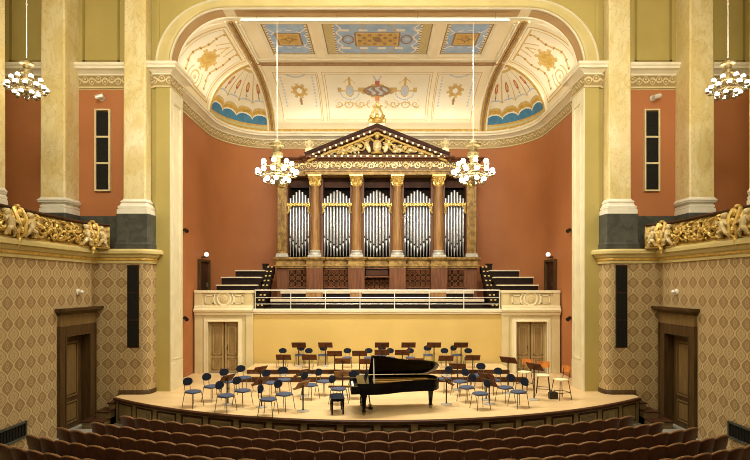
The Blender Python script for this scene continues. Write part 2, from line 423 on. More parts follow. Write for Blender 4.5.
# spandrel wall over the opening + arch
def arch(rx, rz, z0=ZE1, x=XC, n=16):
    L = [(-x - rx * cos(pi / 2 * i / n), z0 + rz * sin(pi / 2 * i / n)) for i in range(n + 1)]
    return L + [(-u, w) for u, w in L[::-1]]
b = MB(); o = arch(2.35, 2.2); k = len(o)
top = [(max(-7.6, min(7.6, u * 1.0)) if 0 < i < k - 1 else u, 15.5) for i, (u, w) in enumerate(o)]
top[0] = (-7.6, 15.5); top[-1] = (7.6, 15.5)
b.loft([[Vector((u, 17.97, w)) for u, w in o], [Vector((u, 17.97, w)) for u, w in top]], False, False)
b.box(-7.62, -7.5, 17.95, 18.0, ZE1, 15.5); b.box(7.5, 7.62, 17.95, 18.0, ZE1, 15.5)
struct(b.build('wall_spandrel', 'olive', smooth=False))
prof = [(2.42, 2.27, 17.98, 0), (2.40, 2.25, 17.84, 0), (2.36, 2.22, 17.80, 0), (2.33, 2.19, 17.85, 1), (2.16, 2.10, 17.87, 1), (2.14, 2.08, 17.82, 1), (2.02, 2.01, 17.82, 1), (1.94, 1.975, 17.85, 1), (1.93, 1.965, 17.9, 0), (1.91, 1.95, 17.93, 0), (1.90, 1.94, 17.98, 2), (1.90, 1.94, 18.44, 0), (1.87, 1.89, 18.46, 0), (1.86, 1.86, 18.54, 0), (1.95, 1.80, 18.60, 0)]
b = MB()
for i in range(len(prof) - 1):
    A, B2 = prof[i], prof[i + 1]; b.mat(A[3])
    b.loft([[Vector((u, A[2], w)) for u, w in arch(A[0], A[1])], [Vector((u, B2[2], w)) for u, w in arch(B2[0], B2[1])]], False, False)
ar = struct(b.build('trim_arch', ['ivory', 'arch_yellow', 'vault_cream'], angle=40))
b = MB()
def soff(t0, t1, flat=False, n=18):
    A = []
    for i in range(n + 1):
        t = t0 + (t1 - t0) * i / n
        if flat: p = (t, ZE1 + 1.935)
        else: p = (-XC - 1.895 * cos(t), ZE1 + 1.935 * sin(t))
        A.append(p)
    return A
for pts in (soff(.05, 1.50), soff(-4.95, 4.95, True), [(-u, w) for u, w in soff(.05, 1.50)]):
    b.loft([[Vector((u * .999, 17.985, w - .012)) for u, w in pts], [Vector((u * .999, 18.43, w - .012)) for u, w in pts]], False, False)
b.build('soffit_panel', 'brown_panel', ar, angle=40)

# ------------------------------------------------------------------ painted vault over the stage
def vault_pt(P, Q, th, lift=0.0):
    c, s2 = cos(th), sin(th)
    p = Vector((Q[0] + (P[0] - Q[0]) * c, Q[1] + (P[1] - Q[1]) * c, ZE1 + .08 + (ZC - ZE1 - .08) * s2))
    if lift:
        nv = Vector((-(P[0] - Q[0]) * c, -(P[1] - Q[1]) * c, -(1.8) * s2)); p = p + nv.normalized() * lift
    return p
OFFV = .16
def side_cove(s):
    return lambda u, v, l=0: vault_pt((s * (XN - OFFV), YA + (YW - YA) * u), (s * XC, YA + (YN - YA) * u), v * pi / 2, l)
def back_cove(u, v, l=0):
    x = -XC + 2 * XC * u
    return vault_pt((x, YB - OFFV), (x, YN), v * pi / 2, l)
def corner(s):
    def f(u, v, l=0):
        a = pi - pi / 2 * u
        P = (-XC + (RX - OFFV) * cos(a), YW + (RY - OFFV) * sin(a))
        return vault_pt((-s * P[0], P[1]), (s * XC, YN), v * pi / 2, l)
    return f
VM = ['vault_cream', 'panel_cream', 'paint_gold', 'paint_ochre', 'paint_brown', 'paint_greyblue', 'paint_red', 'paint_deep_blue', 'paint_green', 'paint_orange', 'white_plaster', 'ivory', 'paint_blue']
def side_paint(u, v):
    x, y = u * 3.5, v * 3.0            # metres
    if not (.10 < u < .90 and .10 < v < .94): return 0
    d = min((u - .10) * 3.5, (.90 - u) * 3.5, (v - .10) * 3.0, (.94 - v) * 3.0)
    if d < .05: return 3
    if d < .16: return 11
    if d < .20: return 3
    p, q = (u - .5) * 3.5, (v - .54) * 3.0
    e = sqrt((p / .42) ** 2 + (q / .36) ** 2)
    if e < .72: return 2
    if e < 1.0: return 3 if (atan2(q, p) * 5 / pi) % 1 < .7 else 2
    if e < 1.35 and sin(atan2(q, p) * 7) > .25: return 3
    for off in (-.78, .78):
        c = off + .10 * sin(q * 5)
        if abs(p - c) < .05 and abs(q) < .95:
            return 4 if (q * 3.2) % 1 < .2 else 3
        if abs(p - c) < .09 and (q * 3.2) % 1 < .2: return 2
    if q < -.55:
        r = sqrt(p * p + (q + .85) ** 2)
        if sin(r * 30) > .55 and abs(p) < .6: return 3
    if q > .5 and abs(p) < .5 and sin(abs(p) * 22 + q * 9) > .75: return 3
    return 1
def back_paint(u, v):
    x = -XC + 2 * XC * u; q = (v - .60) * 3.9
    if v < .035: return 2
    if v > .955: return 4 if v < .975 else 11
    for (a, c) in ((-4.62, -2.62), (-2.45, 2.45), (2.62, 4.62)):
        if a < x < c and .16 < v < .86:
            d = min(x - a, c - x, (v - .16) * 3.6, (.86 - v) * 3.6)
            if d < .035: return 3
            if d < .10: return 11
            if d < .13: return 3
            p = x - (a + c) / 2
            if c - a < 3:
                r = sqrt(p * p + q * q)
                if r < .13: return 10
                if r < .30: return 2
                if r < .40 and sin(atan2(q, p) * 8) > -.2: return 3
                if abs(p) < .04 and -.75 < q < -.4: return 4
                if abs(p) < .10 and -.58 < q < -.5: return 2
                if abs(abs(p) - .72) < .035 and -.85 < q < .75: return 5 if (q * 6) % 1 < .55 else 1
                if abs(q - .85 + .12 * cos(p * 4.4)) < .035 and abs(p) < .72: return 5
                return 1
            e = sqrt((p / .66) ** 2 + (q / .30) ** 2)
            if e < .72: return 5 if sin(p * 18 + sin(q * 14) * 2) > -.1 else 4
            if e < 1.0: return 4
            if e < 1.18 and cos(atan2(q, p) * 6) > 0: return 2
            if abs(p) < .09 and .28 < abs(q) < .52: return 6 if q > 0 else 9
            if abs(abs(p) - .03 - (q - .5) * .5) < .04 and .5 < q < .80: return 5
            for cxx in (-1.28, 1.28):
                e2 = sqrt(((p - cxx) / .16) ** 2 + (q / .26) ** 2)
                if e2 < 1: return 5
                if e2 < 1.22: return 3
                r = sqrt((p - cxx) ** 2 + (q + .02) ** 2)
                if abs(r - .44) < .025 and q < 0: return 5
                if abs(abs(p - cxx) - .48) < .09 and abs(q - .06) < .12: return 2
                if abs(p - cxx) < .05 and .3 < q < .75: return 2
                if abs(p - cxx) < .26 and abs(q - .62 + (p - cxx) ** 2 * 3) < .03: return 3
            if abs(q) < .02 and .7 < abs(p) < 1.85: return 3
            if -.98 < q < -.45 and .35 < abs(p) < 2.0:
                uu = (abs(p) * 1.9) % 1 - .5; r = sqrt((uu / 1.9) ** 2 + (q + .72) ** 2)
                if sin(r * 34 - atan2(q + .72, uu)) > .55 and r < .25: return 3
                if abs(q + .72 - .12 * sin(abs(p) * 6)) < .022: return 2
            return 1
    return 0
def shell_paint(u, v):
    # v 0 at the cornice, 1 at the crown; u round the corner
    if v < .035: return 2
    if v < .07: return 8
    if v < .10: return 2
    if u < .045 or u > .955: return 2
    lobes = 4; uu = ((u - .045) / .91 * lobes) % 1; arc = sqrt(max(0, 1 - (2 * uu - 1) ** 2))
    w1 = .155 + .085 * arc
    if v < w1: return 7
    if v < w1 + .025: return 10
    w2 = .27 + .085 * arc
    if v < w2: return 2 if v < w2 - .04 else 3
    if v < w2 + .02: return 10
    w3 = .385 + .06 * arc
    if v < w3: return 11
    if v < w3 + .02: return 5 if arc > .5 else 3
    if v > .90: return 9
    if v > .865: return 10
    if v > .83: return 3
    if abs(uu - .5) > .455: return 3
    e = sqrt(((uu - .5) / .16) ** 2 + ((v - .62) / .075) ** 2)
    if e < .55: return 3
    if e < 1: return 6
    if abs(uu - .5) < .03 and .46 < v < .56: return 4
    if abs(uu - .5) < .12 and .485 < v < .505: return 3
    return 1
for s, nm in SIDES:
    b = MB(); f = side_cove(s); b.grid(lambda u, v: f(u, v), 110, 100, side_paint); struct(b.build('ceiling_cove_' + nm, VM, angle=60))
    b = MB(); f2 = corner(s); b.grid(lambda u, v: f2(u, v), 120, 100, shell_paint); struct(b.build('ceiling_shell_' + nm, VM, angle=60))
    # ribs: gilt band at the end of the back cove, plain one across the side cove, gilt band along the ceiling edge
    b = MB(); pts = [back_cove(0, i / 24, .02) for i in range(25)]; pts = [Vector((p.x * -s, p.y, p.z)) for p in pts]
    fl = [Vector((s * XC, YN - (YN - YA) * i / 12, ZC - .02)) for i in range(1, 13)]
    for dx, rr, mi in ((0, .055, 1), (-.10, .035, 0), (.10, .035, 0), (-.19, .05, 2), (.19, .05, 2)):
        b.mat(mi); b.tube([p + Vector((dx, 0, 0)) for p in pts + fl], rr, 6)
    struct(b.build('trim_rib_' + nm, ['paint_gold', 'paint_brown', 'ivory'], angle=60))
    b = MB(); pts = [f(1.0, i / 24, .01) for i in range(25)]
    for dy, rr, mi in ((-.02, .04, 0), (-.16, .05, 1), (.08, .03, 0)):
        b.mat(mi); b.tube([p + Vector((0, dy, 0)) for p in pts], rr, 6)
    struct(b.build('trim_cross_rib_' + nm, ['paint_gold', 'ivory'], angle=60))
b = MB(); b.grid(lambda u, v: back_cove(u, v), 300, 110, back_paint); struct(b.build('ceiling_cove_back', VM, angle=60))
# flat coffered ceiling
COFF = [(-4.35, -2.42), (-2.14, 2.14), (2.42, 4.35)]; CY0, CY1 = 18.66, 21.45
b = MB()
def flat(x0, x1, y0, y1, z=ZC): n = b.add([(x0, y0, z), (x1, y0, z), (x1, y1, z), (x0, y1, z)]); b.face((n, n + 1, n + 2, n + 3))
flat(-XC, XC, YA - .1, CY0); flat(-XC, XC, CY1, YN)
for a, c in ((-XC, -4.35), (-2.42, -2.14), (2.14, 2.42), (4.35, XC)): flat(a, c, CY0, CY1)
ce = struct(b.build('ceiling', 'vault_cream', smooth=False))
b = MB()
for x0, x1, y0, y1 in ((-4.9, 4.9, YN - .32, YN - .26), (-4.9, 4.9, CY1 + .1, CY1 + .15), (-4.95, -4.88, YA + .2, YN - .3), (4.88, 4.95, YA + .2, YN - .3)): b.box(x0, x1, y0, y1, ZC - .04, ZC + .01)
b.build('ceiling_moulding', 'ivory', ce, smooth=False)
b = MB(); b.tube([(-XC, YN - .02, ZC - .03), (XC, YN - .02, ZC - .03)], .06, 6); b.build('ceiling_edge', 'paint_brown', ce)
CM = ['paint_blue', 'paint_green', 'paint_gold', 'paint_brown', 'vault_cream', 'paint_greyblue', 'ivory', 'paint_ochre']
for a, c in COFF:
    wide = c - a > 3
    b = MB()
    ins = .12; zt = ZC + .08
    R0 = [Vector((a, CY0, ZC)), Vector((c, CY0, ZC)), Vector((c, CY1, ZC)), Vector((a, CY1, ZC))]
    R1 = [Vector((a + .05, CY0 + .05, ZC + .01)), Vector((c - .05, CY0 + .05, ZC + .01)), Vector((c - .05, CY1 - .05, ZC + .01)), Vector((a + .05, CY1 - .05, ZC + .02))]
    R2 = [Vector((a + ins, CY0 + ins, zt)), Vector((c - ins, CY0 + ins, zt)), Vector((c - ins, CY1 - ins, zt)), Vector((a + ins, CY1 - ins, zt))]
    b.loft([R0, R1, R2], True, False); cf = b.build('coffer', 'ivory', ce, smooth=False)
    W, H = c - a - 2 * ins, CY1 - CY0 - 2 * ins
    def cpaint(u, v):
        x, y = (u - .5) * W, (v - .5) * H
        ex, ey = W / 2 - abs(x), H / 2 - abs(y)
        bw = .42 if wide else .13
        if ex < bw or ey < .10:
            if ex < .04 or ey < .03: return 3
            if ex > bw - .05 and ey > .1: return 3 if (y * 5) % 1 < .5 else 6
            return 1 if ((x * 7 + y * 7) % 1 < .6) else 7
        gx, gy = (.80, .50) if wide else (.42, .46)
        if abs(x) < gx and abs(y) < gy:
            if gx - abs(x) < .05 or gy - abs(y) < .05: return 7
            if wide: return 3 if (sin(x * 16) * sin(y * 14) > .35 or sqrt((x / .16) ** 2 + (y / .2) ** 2) < 1) else 2
            r = sqrt(x * x + y * y); return 3 if (.10 < r < .16 or (r < .32 and abs(sin(atan2(y, x) * 2)) < .2)) else 2
        if abs(x) < gx + .06 and abs(y) < gy + .06: return 3
        if wide:
            for cxx in (-1.12, 1.12):
                e = sqrt(((x - cxx) / .22) ** 2 + (y / .34) ** 2)
                if .82 < e < 1.08: return 3
                if e < .4: return 5
            if abs(abs(y) - .72) < .06 and sin(x * 9) > .1: return 6
            if abs(abs(x) - 1.45 - .08 * sin(y * 9)) < .03: return 6
            if abs(abs(x) - .95 + abs(y) * .4) < .03 and abs(y) > .45: return 7
        else:
            if abs(abs(x) - abs(y) * .9) < .035 and abs(x) > .4: return 6
            if abs(sqrt(x * x + y * y) - .72) < .03 and sin(atan2(y, x) * 12) > 0: return 6
        return 0
    b = MB(); b.grid(lambda u, v: Vector((a + ins + W * u, CY0 + ins + H * v, zt)), 200 if wide else 90, 90, cpaint); b.build('painted_field', CM, ce, smooth=False)
b = MB(); b.box(-13.9, 13.9, -6, 18.3, 15.5, 15.6); struct(b.build('ceiling_hall', 'vault_cream', smooth=False))
b = MB(); b.box(-13.9, 13.9, -6.3, -6, FLOOR, 15.5); struct(b.build('wall_rear', 'cream', smooth=False))

# ================================================================== SIDE DOORS OF THE HALL
def door_leaf(mb, x0, x1, z0, z1, y, ox=0.03):
    """panelled leaf in the xz plane, front towards -y"""
    mb.mat(0).box(x0, x1, y, y + .05, z0, z1)
    w = x1 - x0; h = z1 - z0
    for (a, c) in ((.06, .29), (.34, .93)):
        u0, u1, w0, w1 = x0 + w * .17, x1 - w * .17, z0 + h * a, z0 + h * c
        for q in ((u0, u1, w0, w0 + .04), (u0, u1, w1 - .04, w1), (u0, u0 + .04, w0, w1), (u1 - .04, u1, w0, w1)): mb.mat(1).box(q[0], q[1], y - ox, y, q[2], q[3])
        mb.mat(1).box(u0 + .09, u1 - .09, y - .015, y, w0 + .09, w1 - .09)
for k, (s, nm) in enumerate(SIDES):
    mx = Matrix(((0, -s, 0, 0), (1, 0, 0, 0), (0, 0, 1, 0), (0, 0, 0, 1)))   # local x runs along depth, local -y faces the hall
    off = Matrix.Translation((s * XS, 0, 0))
    def loc(mb):
        mb.v = [off @ Vector((s * p.y, p.x, p.z)) for p in mb.v]; return mb
    b = MB()
    for (y0, y1, z0, z1, t0, t1) in ((D0 - .28, D0, FLOOR, DT + .28, -.07, .0), (D1, D1 + .28, FLOOR, DT + .28, -.07, .0), (D0, D1, DT, DT + .28, -.07, .0),
                                     (D0 - .30, D0 - .25, FLOOR, DT + .3, -.10, 0), (D1 + .25, D1 + .30, FLOOR, DT + .3, -.10, 0),
                                     (D0, D0 + .05, FLOOR, DT, -.09, .32), (D1 - .05, D1, FLOOR, DT, -.09, .32), (D0 + .05, D1 - .05, DT - .05, DT, -.09, .32)): b.box(y0, y1, t0, t1, z0, z1)
    dr = struct(loc(b).build('door_%d' % (k + 1), 'door_wood', smooth=False, bevel=.01)); 
    b = MB(); b.box(D0 - .28, D1 + .28, -.08, 0, DT + .28, DT + .66); loc(b).build('frieze_board', 'door_panel', dr, smooth=False)
    b = MB(); ya, yb = D0 - .42, D1 + .38
    b.loft([[Vector((ya + .12, -.08, DT + .62)), Vector((yb - .12, -.08, DT + .62)), Vector((yb - .12, .0, DT + .62)), Vector((ya + .12, .0, DT + .62))],
            [Vector((ya + .08, -.16, DT + .68)), Vector((yb - .08, -.16, DT + .68)), Vector((yb - .08, 0, DT + .68)), Vector((ya + .08, 0, DT + .68))],
            [Vector((ya, -.28, DT + .74)), Vector((yb, -.28, DT + .74)), Vector((yb, 0, DT + .74)), Vector((ya, 0, DT + .74))],
            [Vector((ya, -.30, DT + .82)), Vector((yb, -.30, DT + .82)), Vector((yb, 0, DT + .82)), Vector((ya, 0, DT + .82))]])
    loc(b).build('door_cornice', 'door_wood', dr, smooth=False)
    b = MB(); door_leaf(b, D0 + .055, D1 - .055, FLOOR + .01, DT - .055, .22); lf = loc(b).build('door_leaf', ['door_wood', 'door_panel'], dr, smooth=False)
    b = MB(); hy = D0 + .18
    b.box(hy - .03, hy + .03, .19, .225, .05, .32); b.tube([(hy, .22, .2), (hy, .13, .2), (hy + .13, .12, .2)], .014, 6); loc(b).build('door_handle', 'brass', lf)
# ================================================================== STAGE
st = thing('concert_stage', 'curved wooden concert stage with dark panelled front below the orchestra chairs', 'stage', (0, 16, FLOOR))
def arc(R, xa, xb, n=48):
    a0, a1 = math.asin(xa / R), math.asin(xb / R)
    return [(R * sin(a0 + (a1 - a0) * i / n), Y_ST - R * cos(a0 + (a1 - a0) * i / n)) for i in range(n + 1)]
XE = 8.54
b = MB(); half = [(XE, YF - .01), (7.9, YF - .01), (7.6, 17.70), (7.6, 17.9), (XJ, 17.9), (XJ, 19.0), (XN - .01, 19.0), (XN - .01, 21.65)]
poly = arc(R_ST, -XE, XE) + half + [(-x, y) for x, y in half[::-1]]
b.prism(poly, -.05, 0.0); b.build('stage_floor', 'stage_boards', st, world=True, smooth=False)
b = MB(); b.sweep(arc(R_ST, -XE, XE), [(-.04, -.10), (.0, -.10), (.03, -.075), (.035, -.02), (.0, .003), (-.06, .003)]); b.build('nosing', 'riser_wood', st, world=True)
b = MB(); fr = arc(R_ST - .0, -XE, XE); rr = [(x, y + .12) for x, y in fr]
b.sweep(rr, [(0, FLOOR), (0, -.05)]); b.box(-XE, -XE + .05, YF - .35, YF, FLOOR, -.05); b.box(XE - .05, XE, YF - .35, YF, FLOOR, -.05)
b.build('fascia', 'fascia_frame', st, world=True)
A1 = math.asin(XE / R_ST); NP = 18
for i in range(NP):
    a0 = -A1 + 2 * A1 * (i + .09) / NP; a1 = -A1 + 2 * A1 * (i + .91) / NP
    R = R_ST - .12
    P = lambda a, off, z: Vector(((R + off) * sin(a), Y_ST - (R + off) * cos(a), z))
    b = MB(); z0, z1 = FLOOR + .10, -.16
    def rect(i0, o0, m):
        t = i0 / R
        return [P(a0 + t, o0, z0 + i0), P(a1 - t, o0, z0 + i0), P(a1 - t, o0, z1 - i0), P(a0 + t, o0, z1 - i0)]
    b.mat(1).loft([rect(0, .0, 0), rect(.01, .03, 0), rect(.05, .03, 0), rect(.075, -.0, 0)], True, False)
    b.mat(0).loft([rect(.07, .004, 0), rect(.11, .004, 0), rect(.14, .018, 0)], True, False); n = b.add(rect(.14, .018, 0)); b.face((n, n + 1, n + 2, n + 3))
    b.build('panel', ['fascia_wood', 'riser_wood'], st, world=True, smooth=False)
for s, nm in SIDES:
    sp = thing('stage_steps', 'dark wooden corner steps from the %s side door up to the stage' % nm, 'steps', (s * 8.9, 16.9, FLOOR))
    for (w, d0, z) in ((.72, 16.35, -.62), (.46, 16.72, -.40), (.22, 17.0, -.18)):
        b = MB(); b.box(*sorted((s * (XE + .01), s * (XE + w))), d0, YF - .02, FLOOR, z - .04); b.mat(1).box(*sorted((s * (XE + .01), s * (XE + w + .03))), d0 - .03, YF - .02, z - .04, z)
        b.build('step', ['fascia_wood', 'riser_wood'], sp, world=True, smooth=False)
# orchestra risers
def riser(name, label, x0, x1, y0, y1, z0, z1):
    t = thing(name, label, 'riser', ((x0 + x1) / 2, y0, z0))
    b = MB(); b.box(x0, x1, y0, y1, z1 - .03, z1); b.build('riser_top', 'stage_boards', t, world=True, smooth=False)
    b = MB(); b.box(x0 + .01, x1 - .01, y0 + .01, y1, z0 + .001, z1 - .03); b.build('riser_board', 'riser_wood', t, world=True, smooth=False)
YR1, YR2, ZR1, ZR2 = 19.6, 20.15, .22, .40
riser('orchestra_riser', 'lower wide orchestra riser with dark brown front board', -5.15, 5.6, YR1, YR2 + .0, 0, ZR1)
riser('orchestra_riser', 'upper orchestra riser with dark front board against the yellow wall', -5.05, 5.12, YR2, 21.6, 0.0, ZR2)
riser('orchestra_riser', 'low short riser with thin brown edge behind the piano', -1.75, 2.0, 18.55, 19.55, 0, .10)
# ================================================================== CHOIR WALL AND GALLERY
ZG, ZK, ZRL = 2.66, 2.44, 3.43        # gallery floor, underside of slab edge, rail height
b = MB(); b.box(-5.15, 5.15, 21.75, 22.0, 0, ZG); cw = struct(b.build('wall_choir', 'yellow_wall', smooth=False))
b = MB(); b.sweep([(-5.15, 21.75), (5.15, 21.75)], [(0, ZK), (.06, ZK + .01), (.06, ZK + .06), (.14, ZK + .1), (.16, ZK + .2), (.12, ZG), (-.2, ZG)]); b.build('slab_edge', 'ivory', cw)
b = MB(); gp = [(x, y) for x, y in niche(-.02)]
b.prism([(x, y) for x, y in gp if y > 21.9] + [(XN, 21.9), (-XN, 21.9)], ZG - .2, ZG - .005); struct(b.build('floor_choir', 'bench_dark', smooth=False))
for k, (s, nm) in enumerate(SIDES):
    xa, xb = 5.15, 7.55; yf = 21.6
    b = MB()
    def bx(u0, u1, y0, y1, z0, z1, m=0): b.mat(m).box(*sorted((s * u0, s * u1)), y0, y1, z0, z1)
    dl, dh = 5.74, 7.0
    bx(xa, dl, yf, 22.0, 0, ZK); bx(dh, xb, yf, 22.0, 0, ZK); bx(dl, dh, yf, 22.0, 2.13, ZK); bx(xa, xb, yf, 22.0, ZK, ZG)
    # pilaster strips, frame of the doorway
    bx(xa - .02, xa + .28, yf - .07, yf, 0, ZK); bx(xb - .32, xb, yf - .05, yf, 0, ZK)
    bx(dl - .16, dl, yf - .05, yf, 0, 2.27, 1); bx(dh, dh + .16, yf - .05, yf, 0, 2.27, 1); bx(dl, dh, yf - .05, yf, 2.13, 2.27, 1)
    bx(dl - .05, dl, yf - .08, yf, 0, 2.18, 1); bx(dh, dh + .05, yf - .08, yf, 0, 2.18, 1); bx(dl, dh, yf - .08, yf, 2.13, 2.18, 1)
    w = struct(b.build('wall_choir_' + nm, ['cream_deep', 'cream_light'], smooth=False, bevel=.01))
    b = MB(); b.sweep([(-xb if s < 0 else xa - .02, yf), (-xa + .02 if s < 0 else xb, yf)], [(0, ZK - .06), (.08, ZK - .04), (.09, ZK + .06), (.18, ZK + .12), (.20, ZK + .2), (.10, ZK + .24), (.10, ZK + .33), (.05, ZK + .36), (-.2, ZK + .36)]); b.build('wall_cornice', 'cream_light', w)
    # parapet with roundel
    b = MB(); bx(xa, xb, yf, yf + .25, ZG, ZRL - .08); bx(xa - .04, xb, yf - .08, yf + .3, ZRL - .10, ZRL, 1)
    for (u0, u1) in ((xa + .02, xa + .3), (xb - .3, xb)): bx(u0, u1, yf - .05, yf, ZG + .12, ZRL - .1)
    xm = (xa + xb) / 2
    for (u0, u1) in ((xa + .42, xm - .42), (xm + .42, xb - .42)):
        z0, z1 = ZG + .22, ZRL - .2
        for q in ((u0, u1, z0, z0 + .04), (u0, u1, z1 - .04, z1), (u0, u0 + .04, z0, z1), (u1 - .04, u1, z0, z1)): bx(q[0], q[1], yf - .035, yf, q[2], q[3], 1)
        bx(u0 + .05, u1 - .05, yf - .012, yf, z0 + .05, z1 - .05, 2)
    rot = Matrix.Translation((s * xm, yf, ZG + .42)) @ Matrix.Rotation(pi / 2, 4, 'X')
    b.mat(1).torus((0, 0, 0), .27, .045, 28, 8, rot); b.mat(2).lathe([(.24, -.01), (.24, .02), (.15, .03), (.13, .05), (.0, .06)], n=24, mx=rot)
    b.mat(1)
    for sg in (-1, 1): b.tube([(s * xm + sg * .36, yf - .02, ZG + .2), (s * xm + sg * .42, yf - .03, ZG + .42), (s * xm + sg * .34, yf - .02, ZG + .66), (s * xm + sg * .27, yf - .02, ZG + .58)], .03, 6)
    b.build('parapet_panel', ['cream_deep', 'cream_light', 'cream_deep'], w, bevel=0)
    # double door
    b = MB(); m = (dl + dh) / 2
    for (u0, u1) in ((dl, m - .005), (m + .005, dh)): door_leaf(b, *sorted((s * u0, s * u1)), .01, 2.12, yf + .16)
    d = struct(b.build('door_%d' % (k + 3), ['door_wood_light', 'door_wood_mid'], smooth=False))
    b = MB(); b.box(s * m - .02, s * m + .02, yf + .13, yf + .16, .01, 2.12); b.build('door_strip', 'door_wood', d, smooth=False)
    b = MB(); b.box(s * (m - .12) - .02, s * (m - .12) + .02, yf + .13, yf + .16, .95, 1.15); b.tube([(s * (m - .12), yf + .14, 1.08), (s * (m - .12), yf + .08, 1.08), (s * (m - .22), yf + .08, 1.08)], .012, 6); b.build('door_handle', 'brass', d)
    # little door on the gallery, in the niche side wall
    px, py = XP(203.5, 22.7) , 22.75
    dx = bpy.data.objects.new('door_%d' % (k + 5), None); COL.objects.link(dx); struct(dx); dx.location = (s * 7.50, 22.62, ZG - .005); dx.rotation_euler = (0, 0, s * radians(-84)); dx['label'] = 'small dark doorway at the %s end of the choir gallery' % nm
    b = MB()
    for q in ((-.52, -.42, -.06, .10, 0, 2.0), (.42, .52, -.06, .10, 0, 2.0), (-.52, .52, -.06, .10, 2.0, 2.1)): b.box(*q)
    b.build('door_frame', 'door_wood', dx, smooth=False)
    b = MB(); b.box(-.42, .42, .03, .08, 0, 2.0); b.build('door_panel', 'organ_dark', dx, smooth=False)
    b = MB(); b.box(.30, .36, .0, .03, .9, 1.1); b.tube([(.33, .02, 1.0), (.33, -.04, 1.0), (.22, -.04, 1.0)], .012, 6); b.build('door_handle', 'brass', dx)
    lm = thing('wall_lamp', 'small white globe lamp above the %s gallery door' % nm, 'lamp', (s * 7.46, 22.62, 4.93), s * radians(-84))
    b = MB(); b.ball((0, -.06, .04), .10, 12, 8); b.build('lamp_globe', 'lamp_white', lm)
    b = MB(); b.lathe([(.07, -.12), (.05, -.06), (.05, .0)], (0, -.06, 0), 10); b.box(-.04, .04, -.06, .22, -.10, -.04); b.build('lamp_bracket', 'dark_metal', lm)
# tiered choir benches on both sides of the organ
TIERS = [(216, 264, 22.25, 284.6), (221, 265, 23.0, 276.8), (235, 268, 23.75, 270.0), (262, 275, 24.4, 263.6)]
for s, nm in SIDES:
    for i, (pa, pb, d, py) in enumerate(TIERS):
        x0, x1 = XP(pa, d), min(-5.11, XP(pb, d)); z = ZP(py, d)
        xm = (x0 + x1) / 2
        t = thing('choir_bench', '%s of the stepped dark choir benches %s of the organ' % (['lowest', 'second lowest', 'third lowest', 'topmost'][i], nm), 'bench', (-s * xm, d, ZG), 0, 'choir benches beside the organ')
        zf = z - .42
        b = MB(); b.box(*sorted((-s * x0, -s * x1)), d, d + .74, ZG, zf + .03); b.build('platform', 'bench_dark', t, world=True, smooth=False)
        b = MB(); b.box(*sorted((-s * (x0 + .02), -s * (x1 - .02))), d + .01, d + .05, zf, z - .05); b.build('modesty_board', 'bench_dark', t, world=True, smooth=False)
        b = MB(); b.box(*sorted((-s * x0, -s * x1)), d - .04, d + .26, z - .055, z); b.build('desk_top', 'bench_cream' if i < 3 else 'bench_dark', t, world=True, smooth=False)
        b = MB(); b.box(*sorted((-s * (x0 + .05), -s * (x1 - .05))), d + .38, d + .70, zf + .20, zf + .25); b.build('seat', 'riser_wood', t, world=True, smooth=False)
    # stair with pale nosings climbing beside the benches
    t = thing('choir_stair', 'narrow dark stair with pale nosings on the %s of the organ' % nm, 'stair', (s * 4.7, 22, ZG))
    for i in range(9):
        y = 22.0 + .26 * i; z = ZG + .21 * (i + 1) - .05; xa, xb = 5.10, 4.78
        b = MB(); b.box(*sorted((s * xa, s * xb)), y, y + .30, ZG if i < 1 else z - .35, z)
        for q in ((5.07, 4.99), (4.90, 4.82)): b.mat(1).box(*sorted((s * q[0], s * q[1])), y - .012, y + .05, z - .045, z + .012)
        b.build('stair_step', ['bench_dark', 'paint_ochre'], t, world=True, smooth=False)
# benches in front of the organ
for i, (d, py, x0, x1) in enumerate(((22.25, 299.2, -4.55, 4.55), (22.95, 291.2, -4.25, 4.25))):
    z = ZP(py, d)
    t = thing('choir_bench', ['long choir bench right behind the gallery rail', 'long choir bench at the foot of the organ'][i], 'bench', (0, d, ZG), 0, 'choir benches in front of the organ')
    if i: b = MB(); b.box(x0, x1, d - .02, d + .58, ZG, z - .38); b.build('platform', 'bench_dark', t, world=True, smooth=False)
    zf = ZG if not i else z - .38
    b = MB(); b.box(x0 + .04, x1 - .04, d + .02, d + .06, zf, z - .09); b.build('modesty_board', 'bench_dark', t, world=True, smooth=False)
    b = MB(); b.box(x0, x1, d - .04, d + .20, z - .10, z); b.build('desk_top', 'bench_cream', t, world=True, smooth=False)
    b = MB(); b.box(x0 + .05, x1 - .05, d + .32, d + .55, zf + .16, zf + .20); b.build('seat', 'riser_wood', t, world=True, smooth=False)
for i, (pa, pb) in enumerate(((306, 323), (350, 362), (430, 446))):
    t = MB(); x0, x1 = XP(pa, 22.9), XP(pb, 22.9); t.box(x0, x1, 22.80, 22.88, ZP(297.4, 22.9), ZP(292.4, 22.9)); t.box(x0 + .05, x1 - .05, 22.88, 22.92, ZG + .1, ZP(297.4, 22.9))
    tag(t.build('bench_backrest', 'organ_wood_light', smooth=False, bevel=.02), 'low brown wooden backrest %s in front of the organ' % ['under the second column', 'beside the console', 'under the fifth column'][i], 'backrest', 'wooden backrests on the gallery')
# gallery railing
t = thing('gallery_railing', 'thin white metal railing along the front of the choir gallery', 'railing', (0, 21.72, ZG))
b = MB(); b.tube([(-5.1, 21.72, ZRL), (5.1, 21.72, ZRL)], .028, 8); b.build('rail', 'steel_white', t, world=True)
for z in (ZG + .20, ZG + .46): b = MB(); b.tube([(-5.1, 21.72, z), (5.1, 21.72, z)], .013, 6); b.build('rail', 'steel_white', t, world=True)
for x in (-5.08, -3.6, -2.16, -.72, .72, 2.16, 3.6, 5.08): b = MB(); b.tube([(x, 21.72, ZG - .0), (x, 21.72, ZRL)], .018, 6); b.build('post', 'steel_white', t, world=True)

